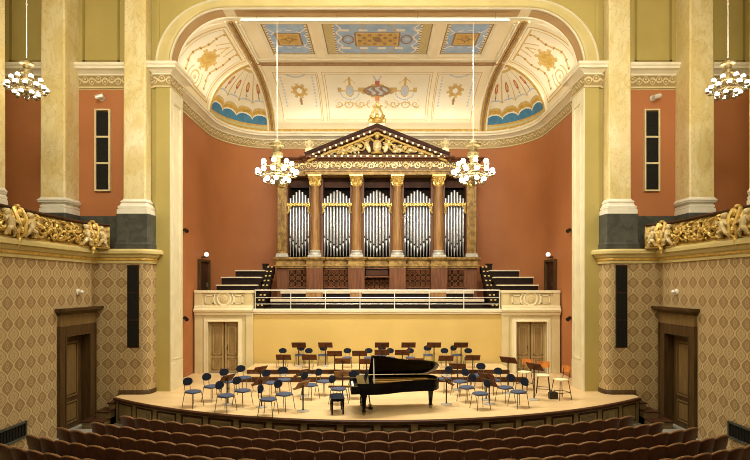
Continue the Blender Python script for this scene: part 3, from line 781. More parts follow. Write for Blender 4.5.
# ================================================================== ORGAN
DO = 24.0
org = thing('pipe_organ', 'large wooden pipe organ with silver pipes, gilt capitals and carved pediment', 'organ', (0, DO, ZG))
def OX(px): return XP(px, DO)
def OZ(py): return ZP(py, DO)
zb, zp, zc, zt = OZ(267.5), OZ(257.0), OZ(187), OZ(176.5)
b = MB(); b.box(OX(277), OX(477), DO, DO + .9, ZG, zb); b.build('organ_base', 'organ_wood', org, world=True, smooth=False)
COLS = [282.3, 315.6, 356.8, 397.2, 438.2, 471.5]
ped = []
b = MB()
path = [(OX(276), DO + .9), (OX(276), DO - .12)]
for i, c in enumerate(COLS[1:-1]):
    path += [(OX(c - 8.6), DO - .12), (OX(c - 8.6), DO - .42), (OX(c + 8.6), DO - .42), (OX(c + 8.6), DO - .12)]
path += [(OX(478), DO - .12), (OX(478), DO + .9)]
b.sweep(path, [(-.35, zb - .02), (.0, zb - .02), (.0, zb + .04), (.05, zb + .06), (.05, zb + .10), (-.02, zb + .13), (-.02, zb + .30), (.05, zb + .33), (.10, zb + .40), (.10, zp - .02), (-.6, zp)]); b.build('base_cornice', 'organ_gold_wood', org, world=True, smooth=False)
for c in COLS[1:-1]:
    b = MB(); b.box(OX(c - 8.2), OX(c + 8.2), DO - .40, DO, ZG, zb); b.build('pedestal', 'organ_wood', org, world=True, smooth=False, bevel=.02)
BAYS = [(287.5, 310, 7), (322, 351.5, 9), (362, 391.7, 9), (403, 432.5, 9), (444, 466, 7)]
# carved grilles
for i, (pa, pb, n) in enumerate(BAYS):
    x0, x1 = OX(pa + 1.5), OX(pb - 1.5); z0, z1 = (OZ(287), OZ(269.5)) if i != 2 else (OZ(289), OZ(277))
    b = MB(); b.mat(1).box(x0, x1, DO - .03, DO + .01, z0, z1)
    b.mat(0)
    for q in ((x0 - .04, x1 + .04, z0 - .04, z0 + .02), (x0 - .04, x1 + .04, z1 - .02, z1 + .04), (x0 - .04, x0 + .02, z0, z1), (x1 - .02, x1 + .04, z0, z1)): b.box(q[0], q[1], DO - .08, DO, q[2], q[3])
    nx = max(2, round((x1 - x0) / .26)); nz = max(1, round((z1 - z0) / .26)); px_, pz_ = (x1 - x0) / nx, (z1 - z0) / nz
    rot = Matrix.Rotation(pi / 2, 4, 'X')
    for u in range(nx):
        for v in range(nz):
            cx, cz = x0 + px_ * (u + .5), z0 + pz_ * (v + .5)
            b.torus((0, 0, 0), .09, .022, 10, 4, Matrix.Translation((cx, DO - .045, cz)) @ rot)
            for sg in (-1, 1): b.tube([(cx - px_ / 2, DO - .045, cz - sg * pz_ / 2), (cx + px_ / 2, DO - .045, cz + sg * pz_ / 2)], .02, 4)
    b.build('carved_grille', ['organ_wood', 'void_dark'], org, world=True)
# console niche in the middle bay
b = MB(); b.mat(1).box(OX(363), OX(391), DO - .10, DO, OZ(276.5), OZ(268.5)); b.mat(0).box(OX(362.5), OX(391.5), DO - .34, DO, OZ(277.5), OZ(276.2)); b.mat(0).box(OX(362.5), OX(391.5), DO - .12, DO, OZ(269), OZ(267.4))
con = b.build('console', ['organ_wood', 'void_dark'], org, world=True, smooth=False)
b = MB(); b.box(OX(366), OX(388), DO - .14, DO - .10, OZ(275.6), OZ(270.5)); b.build('console_panel', 'organ_dark', con, world=True, smooth=False)
# case behind the pipes
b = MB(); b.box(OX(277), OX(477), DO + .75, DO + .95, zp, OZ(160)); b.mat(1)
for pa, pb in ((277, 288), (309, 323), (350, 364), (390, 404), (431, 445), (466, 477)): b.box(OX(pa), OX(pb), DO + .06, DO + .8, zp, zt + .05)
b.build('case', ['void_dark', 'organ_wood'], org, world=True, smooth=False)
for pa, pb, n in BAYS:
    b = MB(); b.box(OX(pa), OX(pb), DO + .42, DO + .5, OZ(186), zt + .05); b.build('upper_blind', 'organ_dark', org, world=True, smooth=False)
# columns
def column_parts(px, rad, depth, flat, mat_shaft):
    x = OX(px)
    if flat:
        b = MB(); b.box(x - rad, x + rad, depth, depth + .3, zp + .16, zc)
        for k in range(4): b.box(x - rad + rad * 2 * (k + .3) / 4, x - rad + rad * 2 * (k + .7) / 4, depth - .035, depth, zp + .3, zc - .06)
    else:
        b = MB(); b.lathe([(rad * 1.0, zp + .16), (rad * 1.02, zp + 1.1), (rad * .98, zp + 1.8), (rad * .84, zc)], (x, depth, 0), 20)
    b.build('column_shaft', mat_shaft, org, world=True)
    b = MB(); w = rad * 1.34
    if flat: b.box(x - w, x + w, depth - .08, depth + .3, zp, zp + .08); b.box(x - w * .9, x + w * .9, depth - .05, depth + .3, zp + .08, zp + .16)
    else: b.box(x - w, x + w, depth - w, depth + w, zp - .01, zp + .07); b.lathe([(w * .98, .07), (w, .11), (w * .95, .16), (w * .82, .18), (w * .82, .21), (w * .9, .25), (w * .78, .29)], (x, depth, zp), 20)
    b.build('column_base', 'column_grey', org, world=True)
    b = MB(); dd = depth if not flat else depth + .1; R = rad * .9
    b.lathe([(R, zc - .02), (R * 1.12, zc + .02), (R, zc + .06), (R, zc + .1), (R * 1.1, zc + .25), (R * 1.5, zc + .42)], (x, dd, 0), 16)
    b.box(x - R * 1.5, x + R * 1.5, dd - R * 1.5, dd + R * 1.5, zc + .42, zt)
    for k in range(8):
        a = pi / 4 * k + .2
        for (z0, h, r2) in ((zc + .06, .17, 1.25), (zc + .18, .16, 1.45)):
            aa = a + (.39 if h == .16 else 0)
            b.tube([(x + R * cos(aa), dd + R * sin(aa), z0), (x + R * 1.18 * cos(aa), dd + R * 1.18 * sin(aa), z0 + h * .7), (x + R * r2 * cos(aa), dd + R * r2 * sin(aa), z0 + h), (x + R * (r2 + .12) * cos(aa), dd + R * (r2 + .12) * sin(aa), z0 + h * .75)], [.05, .055, .045, .02], 5)
    for k in range(4):
        a = pi / 4 + pi / 2 * k; b.torus((0, 0, 0), .05, .025, 10, 5, Matrix.Translation((x + R * 1.75 * cos(a), dd + R * 1.75 * sin(a), zc + .37)) @ Matrix.Rotation(a, 4, 'Z') @ Matrix.Rotation(pi / 2, 4, 'X'))
    b.build('column_capital', 'gold', org, world=True)
for i, c in enumerate(COLS):
    if i in (0, 5): column_parts(c, .21, DO - .06, True, 'organ_gold_wood')
    else: column_parts(c, .225, DO - .16, False, 'organ_wood_light')
# pipes
for bi, (pa, pb, n) in enumerate(BAYS):
    x0, x1 = OX(pa + .6), OX(pb - .6); w = (x1 - x0) / n
    for k in range(n):
        q = abs(k - (n - 1) / 2) / ((n - 1) / 2); x = x0 + w * (k + .5); r = w * .46
        foot = zp + .04; mouth = zp + .42 + .46 * q * (1.0 if bi in (0, 4, 1, 2, 3) else 1); top = OZ(189.5) - .38 * q ** 1.3
        y = DO + .22
        b = MB(); b.mat(0).lathe([(r * .28, foot), (r * .95, mouth - .05), (r, mouth), (r, top - .02), (r * .9, top)], (x, y, 0), 14)
        b.mat(1).box(x - r * .55, x + r * .55, y - r * 1.03, y - r * .6, mouth + .02, mouth + .09)
        b.mat(0).prism([(x - r * .6, mouth - .02), (x + r * .6, mouth - .02), (x, mouth - .26)], y - r * 1.05, y - r * .8, 'y')
        b.build('organ_pipe', ['pipe_metal', 'void_dark'], org, world=True)
    # gilt carved band across the pipes
    b = MB(); zm = OZ(204.5); xa, xb = OX(pa), OX(pb)
    b.box(xa, xb, DO - .03, DO + .02, zm - .06, zm + .07)
    for sg in (-1, 1):
        xe = xa if sg < 0 else xb
        b.tube([(xe, DO - .04, zm - .42), (xe - sg * .08, DO - .05, zm - .30), (xe - sg * .05, DO - .05, zm - .12), (xe - sg * .2, DO - .05, zm - .10)], [.03, .06, .05, .03], 6)
    m = round((xb - xa) / .17)
    for k in range(m):
        cx = xa + (xb - xa) * (k + .5) / m; b.torus((0, 0, 0), .052, .02, 10, 4, Matrix.Translation((cx, DO - .045, zm)) @ Matrix.Rotation(pi / 2, 4, 'X'))
    b.build('gilt_band', 'gold', org, world=True)
# entablature: side wings and projecting middle
ze0, ze1 = zt, OZ(159.0)
path = [(OX(275.5), DO + .9), (OX(275.5), DO - .18), (OX(306), DO - .18), (OX(306), DO - .42), (OX(448), DO - .42), (OX(448), DO - .18), (OX(478), DO - .18), (OX(478), DO + .9)]
b = MB(); b.sweep(path, [(-.7, ze0), (.0, ze0), (.0, ze0 + .12), (.05, ze0 + .13), (.05, ze0 + .20), (.0, ze0 + .21)]); b.build('architrave', 'organ_gold_wood', org, world=True, smooth=False)
b = MB(); b.sweep(path, [(.0, ze0 + .21), (.0, ze0 + .60)]); b.build('carved_frieze', 'frieze_gold', org, world=True, smooth=False)
b = MB(); b.sweep(path, [(.0, ze0 + .60), (.06, ze0 + .62), (.10, ze0 + .70), (.20, ze0 + .74), (.22, ze1), (-.9, ze1 + .02)]); b.build('entablature_cornice', 'organ_wood', org, world=True, smooth=False)
# gilt running scroll in relief on the middle frieze
b = MB(); xa, xb = OX(310), OX(444); m = 12
for k in range(m):
    cx = xa + (xb - xa) * (k + .5) / m; sg = 1 if k % 2 else -1; zz = ze0 + .40
    b.tube([(cx + (.03 + .13 * t) * cos(t * 7.5) , DO - .45, zz + sg * (.03 + .13 * t) * sin(t * 7.5)) for t in [i / 16 for i in range(17)]], .026, 5)
    b.ball((cx + .26, DO - .45, zz), (.06, .04, .10), 6, 4)
b.build('frieze_relief', 'pale_gilt', org, world=True)
# pediment
pa = Vector((OX(308.5), 0, OZ(158.3))); pc = Vector((OX(446), 0, OZ(158.3))); ap = Vector((OX(377.2), 0, OZ(131)))
b = MB(); b.prism([(pa.x + .2, pa.z), (pc.x - .2, pc.z), (ap.x, ap.z - .2)], DO - .42, DO + .4, 'y'); b.build('tympanum', 'organ_dark', org, world=True, smooth=False)
def rake(y0, y1, th0, th1, inset=0.0):
    bb = MB()
    for p, q in ((pa, ap), (pc, ap)):
        d = (q - p).normalized(); nrm = Vector((-d.z, 0, d.x)); nrm = nrm if nrm.z > 0 else -nrm
        e = p - d * .06
        bb.loft([[Vector((v.x, y, v.z)) for v in (e + nrm * th0, e + nrm * th1)] + [Vector((v.x, y, v.z)) for v in (q + Vector((0, 0, th1 / max(.3, abs(nrm.z)))), q + Vector((0, 0, th0 / max(.3, abs(nrm.z)))))] for y in (y0, y1)], True, True)
    return bb
rc = rake(DO - .85, DO + .4, -.05, .09).build('raking_cornice', 'organ_dark', org, world=True, smooth=False)
rake(DO - .78, DO + .4, -.15, -.05).build('raking_bed', 'organ_wood', org, world=True, smooth=False)
rake(DO - .62, DO + .3, -.30, -.22).build('raking_fillet', 'paint_gold', org, world=True, smooth=False)
b = MB(); b.box(pa.x - .02, pc.x + .02, DO - .70, DO + .4, pa.z - .14, pa.z - .04); b.mat(1).box(pa.x + .1, pc.x - .1, DO - .50, DO, pa.z - .04, pa.z + .04); pb_ = b.build('pediment_base', ['organ_wood', 'paint_gold'], org, world=True, smooth=False)
n = 22
for k in range(n): x = pa.x + (pc.x - pa.x) * (k + .5) / n; b = MB(); b.box(x - .042, x + .042, DO - .76, DO - .66, pa.z - .12, pa.z - .045); b.build('dentil', 'pale_gilt', pb_, world=True, smooth=False)
for p in (pa, pc):
    for k in range(1, 12):
        v = p.lerp(ap, (k + .3) / 12.6); b = MB(); b.box(v.x - .042, v.x + .042, DO - .84, DO - .7, v.z - .19, v.z - .105); b.build('dentil', 'pale_gilt', rc, world=True, smooth=False)
# carved figures and scrolls in the tympanum
b = MB(); zb2 = pa.z + .06; xm = ap.x; Y = DO - .50
for sg in (-1, 1):
    for (cx, cz, R, tw) in ((.75, .34, .26, 1), (1.25, .26, .20, -1), (1.72, .20, .15, 1), (2.12, .13, .10, -1), (.50, .75, .17, -1)):
        b.mat(0).tube([(xm + sg * (cx + R * (1 - t * .8) * cos(tw * t * 8 + 1)), Y - .03 * t, zb2 + cz + R * (1 - t * .8) * sin(tw * t * 8 + 1)) for t in [i / 18 for i in range(19)]], [.055 - .03 * i / 18 for i in range(19)], 6)
        b.mat(1).ball((xm + sg * cx, Y - .04, zb2 + cz), (.08, .06, .07), 8, 5)
    for (cx, cz, w, h, a) in ((.42, .32, .11, .30, .35), (.98, .20, .20, .10, .3), (1.5, .15, .18, .08, .2), (2.0, .09, .16, .06, .1), (.72, .66, .14, .09, .6), (2.35, .05, .12, .045, .1)):
        b.mat(1).ball((0, 0, 0), (w, .07, h), 8, 6, Matrix.Translation((xm + sg * cx, Y - .02, zb2 + cz)) @ Matrix.Rotation(sg * a, 4, 'Y'))
    b.mat(0).tube([(xm + sg * .12, Y - .04, zb2 + .55), (xm + sg * .34, Y - .06, zb2 + .72), (xm + sg * .42, Y - .06, zb2 + .5)], .05, 6)
rt = random.Random(3)
for k in range(70):
    u = rt.uniform(.25, 2.45); hmax = (ap.z - pa.z - .55) * (1 - u / 2.75); v = rt.uniform(.02, max(.05, hmax)); sg = -1 if k % 2 else 1
    a = rt.uniform(0, 3.1); b.mat(rt.choice((0, 1, 1))).tube([(xm + sg * (u + .12 * w * cos(a)), Y + .02 - .05 * (1 - w * w), zb2 + v + .10 * w * sin(a)) for w in (-1, -.4, .3, 1)], [.015, .05, .042, .01], 5)
b.mat(1).ball((xm, Y - .04, zb2 + .36), (.20, .12, .30), 12, 8); b.mat(0).ball((xm, Y - .06, zb2 + .80), (.11, .10, .14), 10, 8); b.mat(0).ball((xm, Y - .02, zb2 + .96), (.17, .06, .06), 10, 6)
b.mat(0).lathe([(.26, .0), (.30, .06), (.2, .1)], (xm, Y, zb2), 12)
b.build('pediment_relief', ['gold', 'white_gilt'], org, world=True)
# lyre finial
b = MB(); z0 = ap.z + .08; Y = DO - .3
b.mat(1).box(xm - .36, xm + .36, Y - .2, Y + .2, z0 - .1, z0 + .14); b.mat(0).lathe([(.34, .14), (.30, .22), (.20, .26), (.24, .34), (.16, .42)], (xm, Y, z0), 14)
for sg in (-1, 1):
    b.tube([(xm + sg * .10, Y, z0 + .38), (xm + sg * .25, Y, z0 + .48), (xm + sg * .22, Y, z0 + .66), (xm + sg * .12, Y, z0 + .84), (xm + sg * .17, Y, z0 + 1.0), (xm + sg * .24, Y, z0 + .95)], [.06, .065, .055, .045, .04, .03], 7)
    b.ball((xm + sg * .30, Y - .02, z0 + .30), (.11, .08, .14), 8, 6); b.ball((xm + sg * .30, Y - .02, z0 + .50), (.06, .06, .07), 8, 6)
b.tube([(xm - .17, Y, z0 + .92), (xm + .17, Y, z0 + .92)], .03, 6)
for k in range(-2, 3): b.tube([(xm + .04 * k, Y, z0 + .44), (xm + .04 * k, Y, z0 + .92)], .010, 4)
b.ball((xm, Y, z0 + 1.06), (.08, .06, .13), 8, 6); b.ball((xm, Y - .05, z0 + .5), (.10, .07, .12), 8, 6)
b.build('lyre_finial', ['gold', 'pale_gilt'], org, world=True)
for sg in (-1, 1):
    b = MB(); x = ap.x + sg * (OX(445.2) - ap.x); z0 = OZ(159); Y = DO + .05
    b.mat(1).box(x - .16, x + .16, Y - .16, Y + .16, z0, z0 + .46); b.mat(0).lathe([(.17, .46), (.18, .52), (.10, .56), (.17, .68), (.13, .82), (.05, .88), (.07, .93), (.0, .98)], (x, Y, z0), 12)
    for k in (-1, 1): b.tube([(x + k * .10, Y, z0 + .55), (x + k * .19, Y, z0 + .66), (x + k * .15, Y, z0 + .8), (x + k * .2, Y, z0 + .85)], .03, 6)
    b.build('corner_finial', ['pale_gilt', 'pale_gilt'], org, world=True)

# ================================================================== MARBLE COLUMNS
def big_column(label, x, y, w, yb, ped_w):
    """square marble pier engaged in the wall: front face at y, back at yb"""
    t = thing('marble_pier', label, 'pier', (x, y, ZL1 - .06), 0, 'yellow marble piers on the gallery')
    z0 = ZL1 - .06; zpd = 6.02
    def ring(h, o, z, c=.03): 
        a, f = h + o, y - o
        return [Vector(p + (z,)) for p in ((x - a, yb), (x - a, f + c), (x - a + c, f), (x + a - c, f), (x + a, f + c), (x + a, yb))]
    h = w / 2; e = ped_w / 2 - h
    b = MB(); b.loft([ring(h, e + .04, z0), ring(h, e + .04, z0 + .24), ring(h, e + .01, z0 + .27), ring(h, e, z0 + .30), ring(h, e, zpd)]); b.build('pedestal', 'marble_dark_base', t, world=True, angle=30)
    b = MB(); b.loft([ring(h, o, zpd + z) for o, z in ((e - .01, 0), (e - .01, .15), (e - .05, .17), (e - .03, .20), (e - .03, .26), (e - .08, .29), (.06, .36), (.05, .38), (.07, .40), (.07, .44), (.03, .47), (.0, .52))]); b.build('pier_base', 'white_plaster', t, world=True, angle=30)
    b = MB(); b.loft([ring(h, o, z, .04) for o, z in ((0, zpd + .52), (-.003, zpd + 3), (-.025, 15.5))]); b.build('pier_shaft', 'marble', t, world=True, angle=30)
    return t
for s, nm in SIDES:
    big_column('pale marble pier on a tall dark pedestal beside the %s edge of the stage' % nm, s * 8.15, 17.50, .76, 17.95, 1.08)
    big_column('pale marble pier behind the %s gilded balustrade' % nm, s * 10.665, 17.12, .82, 17.96, .90)
    big_column('marble pier cut off by the %s edge of the picture' % nm, s * 11.50, 14.8, .76, 15.6, .95)
    # loudspeaker grille on the red wall, camera above it
    t = thing('loudspeaker_column', 'tall black loudspeaker grille in three sections on the red wall %s' % nm, 'loudspeaker', (s * 9.42, 17.95, 6.9))
    x0, x1 = sorted((s * XP(97.0, 17.94) * -1, s * XP(109.5, 17.94) * -1)); z0, z1 = ZP(190, 17.94), ZP(111, 17.94)
    b = MB()
    for q in ((x0 - .05, x0, z0 - .05, z1 + .05), (x1, x1 + .05, z0 - .05, z1 + .05), (x0, x1, z0 - .05, z0), (x0, x1, z1, z1 + .05), (x0, x1, z0 + (z1 - z0) / 3 - .03, z0 + (z1 - z0) / 3 + .03), (x0, x1, z0 + (z1 - z0) * 2 / 3 - .03, z0 + (z1 - z0) * 2 / 3 + .03)): b.box(q[0], q[1], 17.86, 17.964, q[2], q[3])
    b.build('speaker_frame', 'cream', t, world=True, smooth=False)
    for k in range(3):
        za, zb_ = z0 + (z1 - z0) * k / 3 + .03, z0 + (z1 - z0) * (k + 1) / 3 - .03
        b = MB(); b.box(x0, x1, 17.90, 17.962, za, zb_)
        for j in range(9): zz = za + (zb_ - za) * (j + .5) / 9; b.box(x0 + .02, x1 - .02, 17.89, 17.90, zz - .02, zz + .02)
        b.build('speaker_grille', 'grille_black', t, world=True, smooth=False)
    t = thing('surveillance_camera', 'small white camera on the red wall above the %s loudspeaker' % nm, 'camera', (s * 9.46, 17.96, ZP(98, 17.9)))
    b = MB(); b.lathe([(.10, 0), (.10, .05), (.04, .06)], (0, 0, 0), 12, mx=Matrix.Rotation(pi / 2, 4, 'X')); b.build('camera_base', 'white_plaster', t)
    b = MB(); b.tube([(0, -.05, 0), (.02, -.22, -.02)], .03, 6); b.tube([(-.09, -.26, -.05), (.15, -.24, .02)], .075, 10); b.build('camera_body', 'steel_white', t)
    # black loudspeaker slot in the papered end wall
    t = thing('loudspeaker_slot', 'narrow black loudspeaker slot set in the patterned wall %s of the stage' % nm, 'loudspeaker', (s * 8.24, YF, 2.0))
    x0, x1 = sorted((s * XP(128.0, YF) * -1, s * XP(138.5, YF) * -1)); z0, z1 = ZP(347, YF), ZP(265.5, YF)
    b = MB(); b.box(x0 - .02, x1 + .02, YF - .02, YF - .002, z0 - .02, z1 + .02); b.build('slot_frame', 'organ_dark', t, world=True, smooth=False)
    for k in range(3):
        za, zb_ = z0 + (z1 - z0) * k / 3 + .02, z0 + (z1 - z0) * (k + 1) / 3 - .02
        b = MB(); b.box(x0, x1, YF - .035, YF - .015, za, zb_)
        for j in range(12): zz = za + (zb_ - za) * (j + .5) / 12; b.box(x0 + .01, x1 - .01, YF - .045, YF - .03, zz - .02, zz + .015)
        b.build('slot_grille', 'grille_black', t, world=True, smooth=False)
    # small sensor above the hall door, vent grille further forward
    d = 9.4 * FP / (CX - 77.5)
    t = thing('wall_sensor', 'small white round detector on the patterned wall above the %s door' % nm, 'detector', (s * (XS + .004), d, ZP(292, d)))
    b = MB(); mx = Matrix.Rotation(-s * pi / 2, 4, 'Y'); b.lathe([(.10, 0), (.10, .04), (.07, .06)], n=14, mx=mx); b.build('sensor_plate', 'white_plaster', t)
    b = MB(); b.ball((-s * .12, 0, 0), .075, 12, 8); b.build('sensor_dome', 'steel_white', t)
    t = thing('ventilation_grille', 'dark green ventilation grille low on the %s patterned wall' % nm, 'grille', (s * XS, 13.1, .0))
    y0, y1 = 11.5, XS * FP / (CX - 25.5); z0, z1 = ZP(437.0, y1), ZP(420.5, y1)
    b = MB(); 
    for q in ((y0, y1, z0, z0 + .05), (y0, y1, z1 - .05, z1), (y0, y0 + .05, z0, z1), (y1 - .05, y1, z0, z1)): b.box(*sorted((s * XS, s * (XS - .05))), q[0], q[1], q[2], q[3])
    b.build('grille_frame', 'marble_dark_base', t, world=True, smooth=False)
    b = MB(); b.box(*sorted((s * XS, s * (XS - .015))), y0, y1, z0, z1)
    for k in range(22): y = y0 + (y1 - y0) * (k + .5) / 22; b.box(*sorted((s * XS, s * (XS - .035))), y - .018, y + .018, z0, z1)
    b.build('grille_bars', 'grille_black', t, world=True, smooth=False)
    # little black spotlights clamped inside the stage opening
    for k, py in enumerate((230, 318)):
        y = 20.5; x = s * (XN - .0); z = ZP(py, y)
        t = thing('wall_spotlight', '%s black spotlight on the red wall at the %s edge of the stage' % (['upper', 'lower'][k], nm), 'spotlight', (x, y, z))
        b = MB(); b.box(*sorted((0, -s * .05)), -.03, .03, -.05, .05); b.build('bracket', 'dark_metal', t)
        b = MB(); b.tube([(-s * .05, .02, .03), (-s * .10, -.04, .0), (-s * .19, -.12, -.06)], [.05, .07, .08], 10); b.build('lamp_head', 'piano_black', t)
# ================================================================== GILDED BALUSTRADES
def spiral(c, R, turns, a0, d=1, n=18): return [(c[0] + R * (1 - .85 * i / n) * cos(a0 + d * turns * 2 * pi * i / n), c[1] + R * (1 - .85 * i / n) * sin(a0 + d * turns * 2 * pi * i / n)) for i in range(n + 1)]
for s, nm in SIDES:
    bp = [(9.30, 9.0), (9.30, 15.9), (9.26, 16.35), (9.14, 16.75), (8.98, 17.02), (8.80, 17.15)]
    L = [0]
    for i in range(1, len(bp)): L.append(L[-1] + (Vector(bp[i]) - Vector(bp[i - 1])).length)
    T = L[-1]
    def on(q, h, o):            # q metres from the stage end, h height 0..1, o outwards into the hall
        u = T - q; i = 0
        while i < len(L) - 2 and u > L[i + 1]: i += 1
        f = (u - L[i]) / (L[i + 1] - L[i]); p = Vector(bp[i]).lerp(Vector(bp[i + 1]), f)
        t = (Vector(bp[i + 1]) - Vector(bp[i])).normalized(); nn = Vector((-t.y, t.x))
        if nn.x > 0 and nn.y == 0: nn = -nn
        if nn.x > 0: nn = -nn
        bulge = .10 * sin(pi * min(1, max(0, h)))
        p = p + nn * (o + bulge)
        return Vector((s * p.x, p.y, ZL1 - .0 + h * .74))
    t = thing('gilded_balustrade', 'gilded balustrade with white cherubs and scrollwork fronting the %s gallery' % nm, 'balustrade', (s * 9.3, 15, ZL1))
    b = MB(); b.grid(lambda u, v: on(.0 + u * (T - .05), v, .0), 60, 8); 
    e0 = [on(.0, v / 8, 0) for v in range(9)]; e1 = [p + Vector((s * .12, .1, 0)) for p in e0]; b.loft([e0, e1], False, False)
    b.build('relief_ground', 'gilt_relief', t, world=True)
    b = MB(); b.loft([[on(q, 1.0, o) + Vector((0, 0, dz)) for o, dz in ((-.16, .0), (.06, .0), (.08, .03), (.06, .07), (-.16, .07))] for q in [T * i / 60 for i in range(61)]], True, True); b.build('handrail', 'riser_wood', t, world=True)
    b = MB(); b.loft([[on(q, 0, o) + Vector((0, 0, dz)) for o, dz in ((-.1, .0), (.06, .0), (.07, .035), (.03, .07), (-.1, .07))] for q in [T * i / 60 for i in range(61)]], True, True); b.build('plinth_moulding', 'gold', t, world=True)
    # scroll relief
    rnd = random.Random(11)
    k = 0; q = .14
    while q < 5.4:
        b = MB(); d = 1 if k % 2 else -1
        for (cx, cz, R, a0) in ((.13, .36, .24, 0), (.34, .66, .17, 2.2)):
            b.tube([on(q + u, v / .74 * .74, .03 + .03 * rnd.random()) for u, v in spiral((cx, cz), R, 1.35, a0, d)], [.042 - .026 * i / 18 for i in range(19)], 5)
        for j in range(9):
            u, v = rnd.uniform(0, .46), rnd.uniform(.12, .88); a = rnd.uniform(0, 6.3)
            P = [on(q + u + .11 * w * cos(a), v + .13 * w * sin(a), .03 + .05 * (1 - w * w)) for w in (-1, -.4, .3, 1)]
            b.tube(P, [.012, .042, .036, .008], 5)
        for j in range(5): b.ball(on(q + rnd.uniform(0, .46), rnd.uniform(.15, .85), .04), rnd.uniform(.02, .042), 6, 4)
        b.build('scroll_relief', 'gold', t, world=True); q += .46; k += 1
    # cartouches and cherubs
    def cherub(q, lean, hs, white=True):
        b = MB(); v0 = .10
        b.ball(on(q, v0 + .74, .12) , (.085, .085, .095), 10, 7)                                                     # head
        b.ball(on(q, v0 + .80, .09), (.090, .085, .06), 8, 5)                                                       # curls
        b.tube([on(q, v0 + .66, .10), on(q, v0 + .58, .10), on(q + lean * .03, v0 + .42, .12), on(q + lean * .06, v0 + .28, .11), on(q + lean * .07, v0 + .22, .09)], [.035, .085, .095, .09, .05], 9)    # trunk
        b.tube([on(q + lean * .04, v0 + .26, .13), on(q - lean * .07, v0 + .18, .19), on(q - lean * .10, v0 + .02, .16), on(q - lean * .15, v0 - .02, .19)], [.07, .058, .038, .025], 7)  # leg
        b.tube([on(q + lean * .09, v0 + .26, .12), on(q + lean * .18, v0 + .14, .16), on(q + lean * .24, v0 - .02, .13), on(q + lean * .20, v0 - .05, .17)], [.07, .056, .036, .025], 7)
        b.tube([on(q - lean * .06, v0 + .58, .11), on(q - lean * .17, v0 + .48, .14), on(q - lean * .24, v0 + .62, .15)], [.042, .034, .022], 6)     # arms
        b.tube([on(q + lean * .07, v0 + .58, .11), on(q + lean * .18, v0 + .46, .13), on(q + lean * .26, v0 + .40, .17)], [.042, .034, .022], 6)
        b.build('cherub', 'white_gilt', t, world=True)
    def cartouche(q):
        b = MB()
        for sg in (-1, 1):
            b.tube([on(q + sg * .04, 1.08, .05), on(q + sg * .14, 1.02, .10), on(q + sg * .17, .75, .12), on(q + sg * .10, .45, .14), on(q + sg * .13, .2, .13), on(q + sg * .02, .02, .12)], [.04, .06, .055, .05, .055, .04], 7)
            b.tube([on(q + sg * .22, .95, .06), on(q + sg * .26, .7, .08), on(q + sg * .2, .4, .08)], [.02, .045, .02], 6)
        for h in (.9, .6, .3): b.ball(on(q, h, .11), (.07, .07, .10), 8, 6)
        b.ball(on(q, -.06, .12), (.07, .07, .09), 8, 6); b.ball(on(q, -.20, .11), (.04, .04, .06), 8, 5); b.ball(on(q, 1.12, .08), (.09, .06, .05), 8, 5)
        b.build('cartouche', 'gold', t, world=True)
    cherub(.92, 1, 1); cartouche(.62); cherub(.34, -1, 1); cherub(3.55, 1, 1); cartouche(3.95); cherub(4.4, -1, 1)
# ================================================================== CHANDELIERS AND LIGHT BAR
bar = thing('lighting_bar', 'long white lighting bar hung below the arch carrying two chandeliers', 'lighting bar', (0, 18.1, 12.8))
b = MB(); b.box(-4.75, 4.6, 18.05, 18.17, 12.79, 12.86); b.build('bar_body', 'steel_white', bar, world=True, smooth=False, bevel=.015)
b = MB(); b.box(-4.7, 4.55, 18.03, 18.05, 12.80, 12.85); b.build('light_strip', 'lamp_white', bar, world=True, smooth=False)
for x in (-4.2, -1.4, 1.4, 4.1): b = MB(); b.tube([(x, 18.11, 12.86), (x, 18.11, 13.12)], .008, 6); b.build('hanger', 'brass', bar, world=True)
def chandelier(label, x, y, zb, sc, ztop, group):
    t = thing('chandelier', label, 'chandelier', (x, y, zb), 0, group)
    b = MB(); b.tube([(0, 0, 1.45 * sc), (0, 0, ztop - zb)], .013, 6)
    for k in range(1, 4): b.ball((0, 0, 1.5 * sc + (ztop - zb - 1.5 * sc) * k / 4), .03, 8, 5)
    b.build('suspension_rod', 'steel_white', t)
    b = MB(); b.lathe([(r * sc, z * sc) for r, z in ((.02, -.14), (.05, -.10), (.09, -.02), (.05, .04), (.16, .10), (.22, .16), (.12, .26), (.10, .42), (.17, .50), (.19, .58), (.12, .66), (.13, .84), (.20, .88), (.21, 1.0), (.13, 1.06), (.15, 1.20), (.26, 1.24), (.27, 1.31), (.15, 1.36), (.08, 1.44), (.02, 1.5))], n=18)
    b.build('chandelier_stem', 'brass', t)
    b = MB(); b.torus((0, 0, .26 * sc), .52 * sc, .03 * sc, 28, 6); b.torus((0, 0, .22 * sc), .30 * sc, .035 * sc, 24, 6); b.build('chandelier_ring', 'brass', t)
    for (n, R, z, ph) in ((12, .68, .34, 0), (7, .50, .66, .2), (7, .40, .08, .35)):
        for k in range(n):
            a = 2 * pi * k / n + ph; ca, sa = cos(a), sin(a)
            b = MB(); b.tube([(.14 * ca * sc, .14 * sa * sc, (z - .02) * sc), (R * .6 * ca * sc, R * .6 * sa * sc, (z - .14) * sc), (R * ca * sc, R * sa * sc, (z - .13) * sc)], [.018 * sc, .02 * sc, .014 * sc], 5)
            b.lathe([(.02, 0), (.05, .02), (.06, .05)], (R * ca * sc, R * sa * sc, (z - .14) * sc), 8)
            b.build('chandelier_arm', 'brass', t)
            b = MB(); b.ball((R * ca * sc, R * sa * sc, z * sc), .088 * sc, 12, 8); b.build('globe', 'glass_globe', t)
    return t
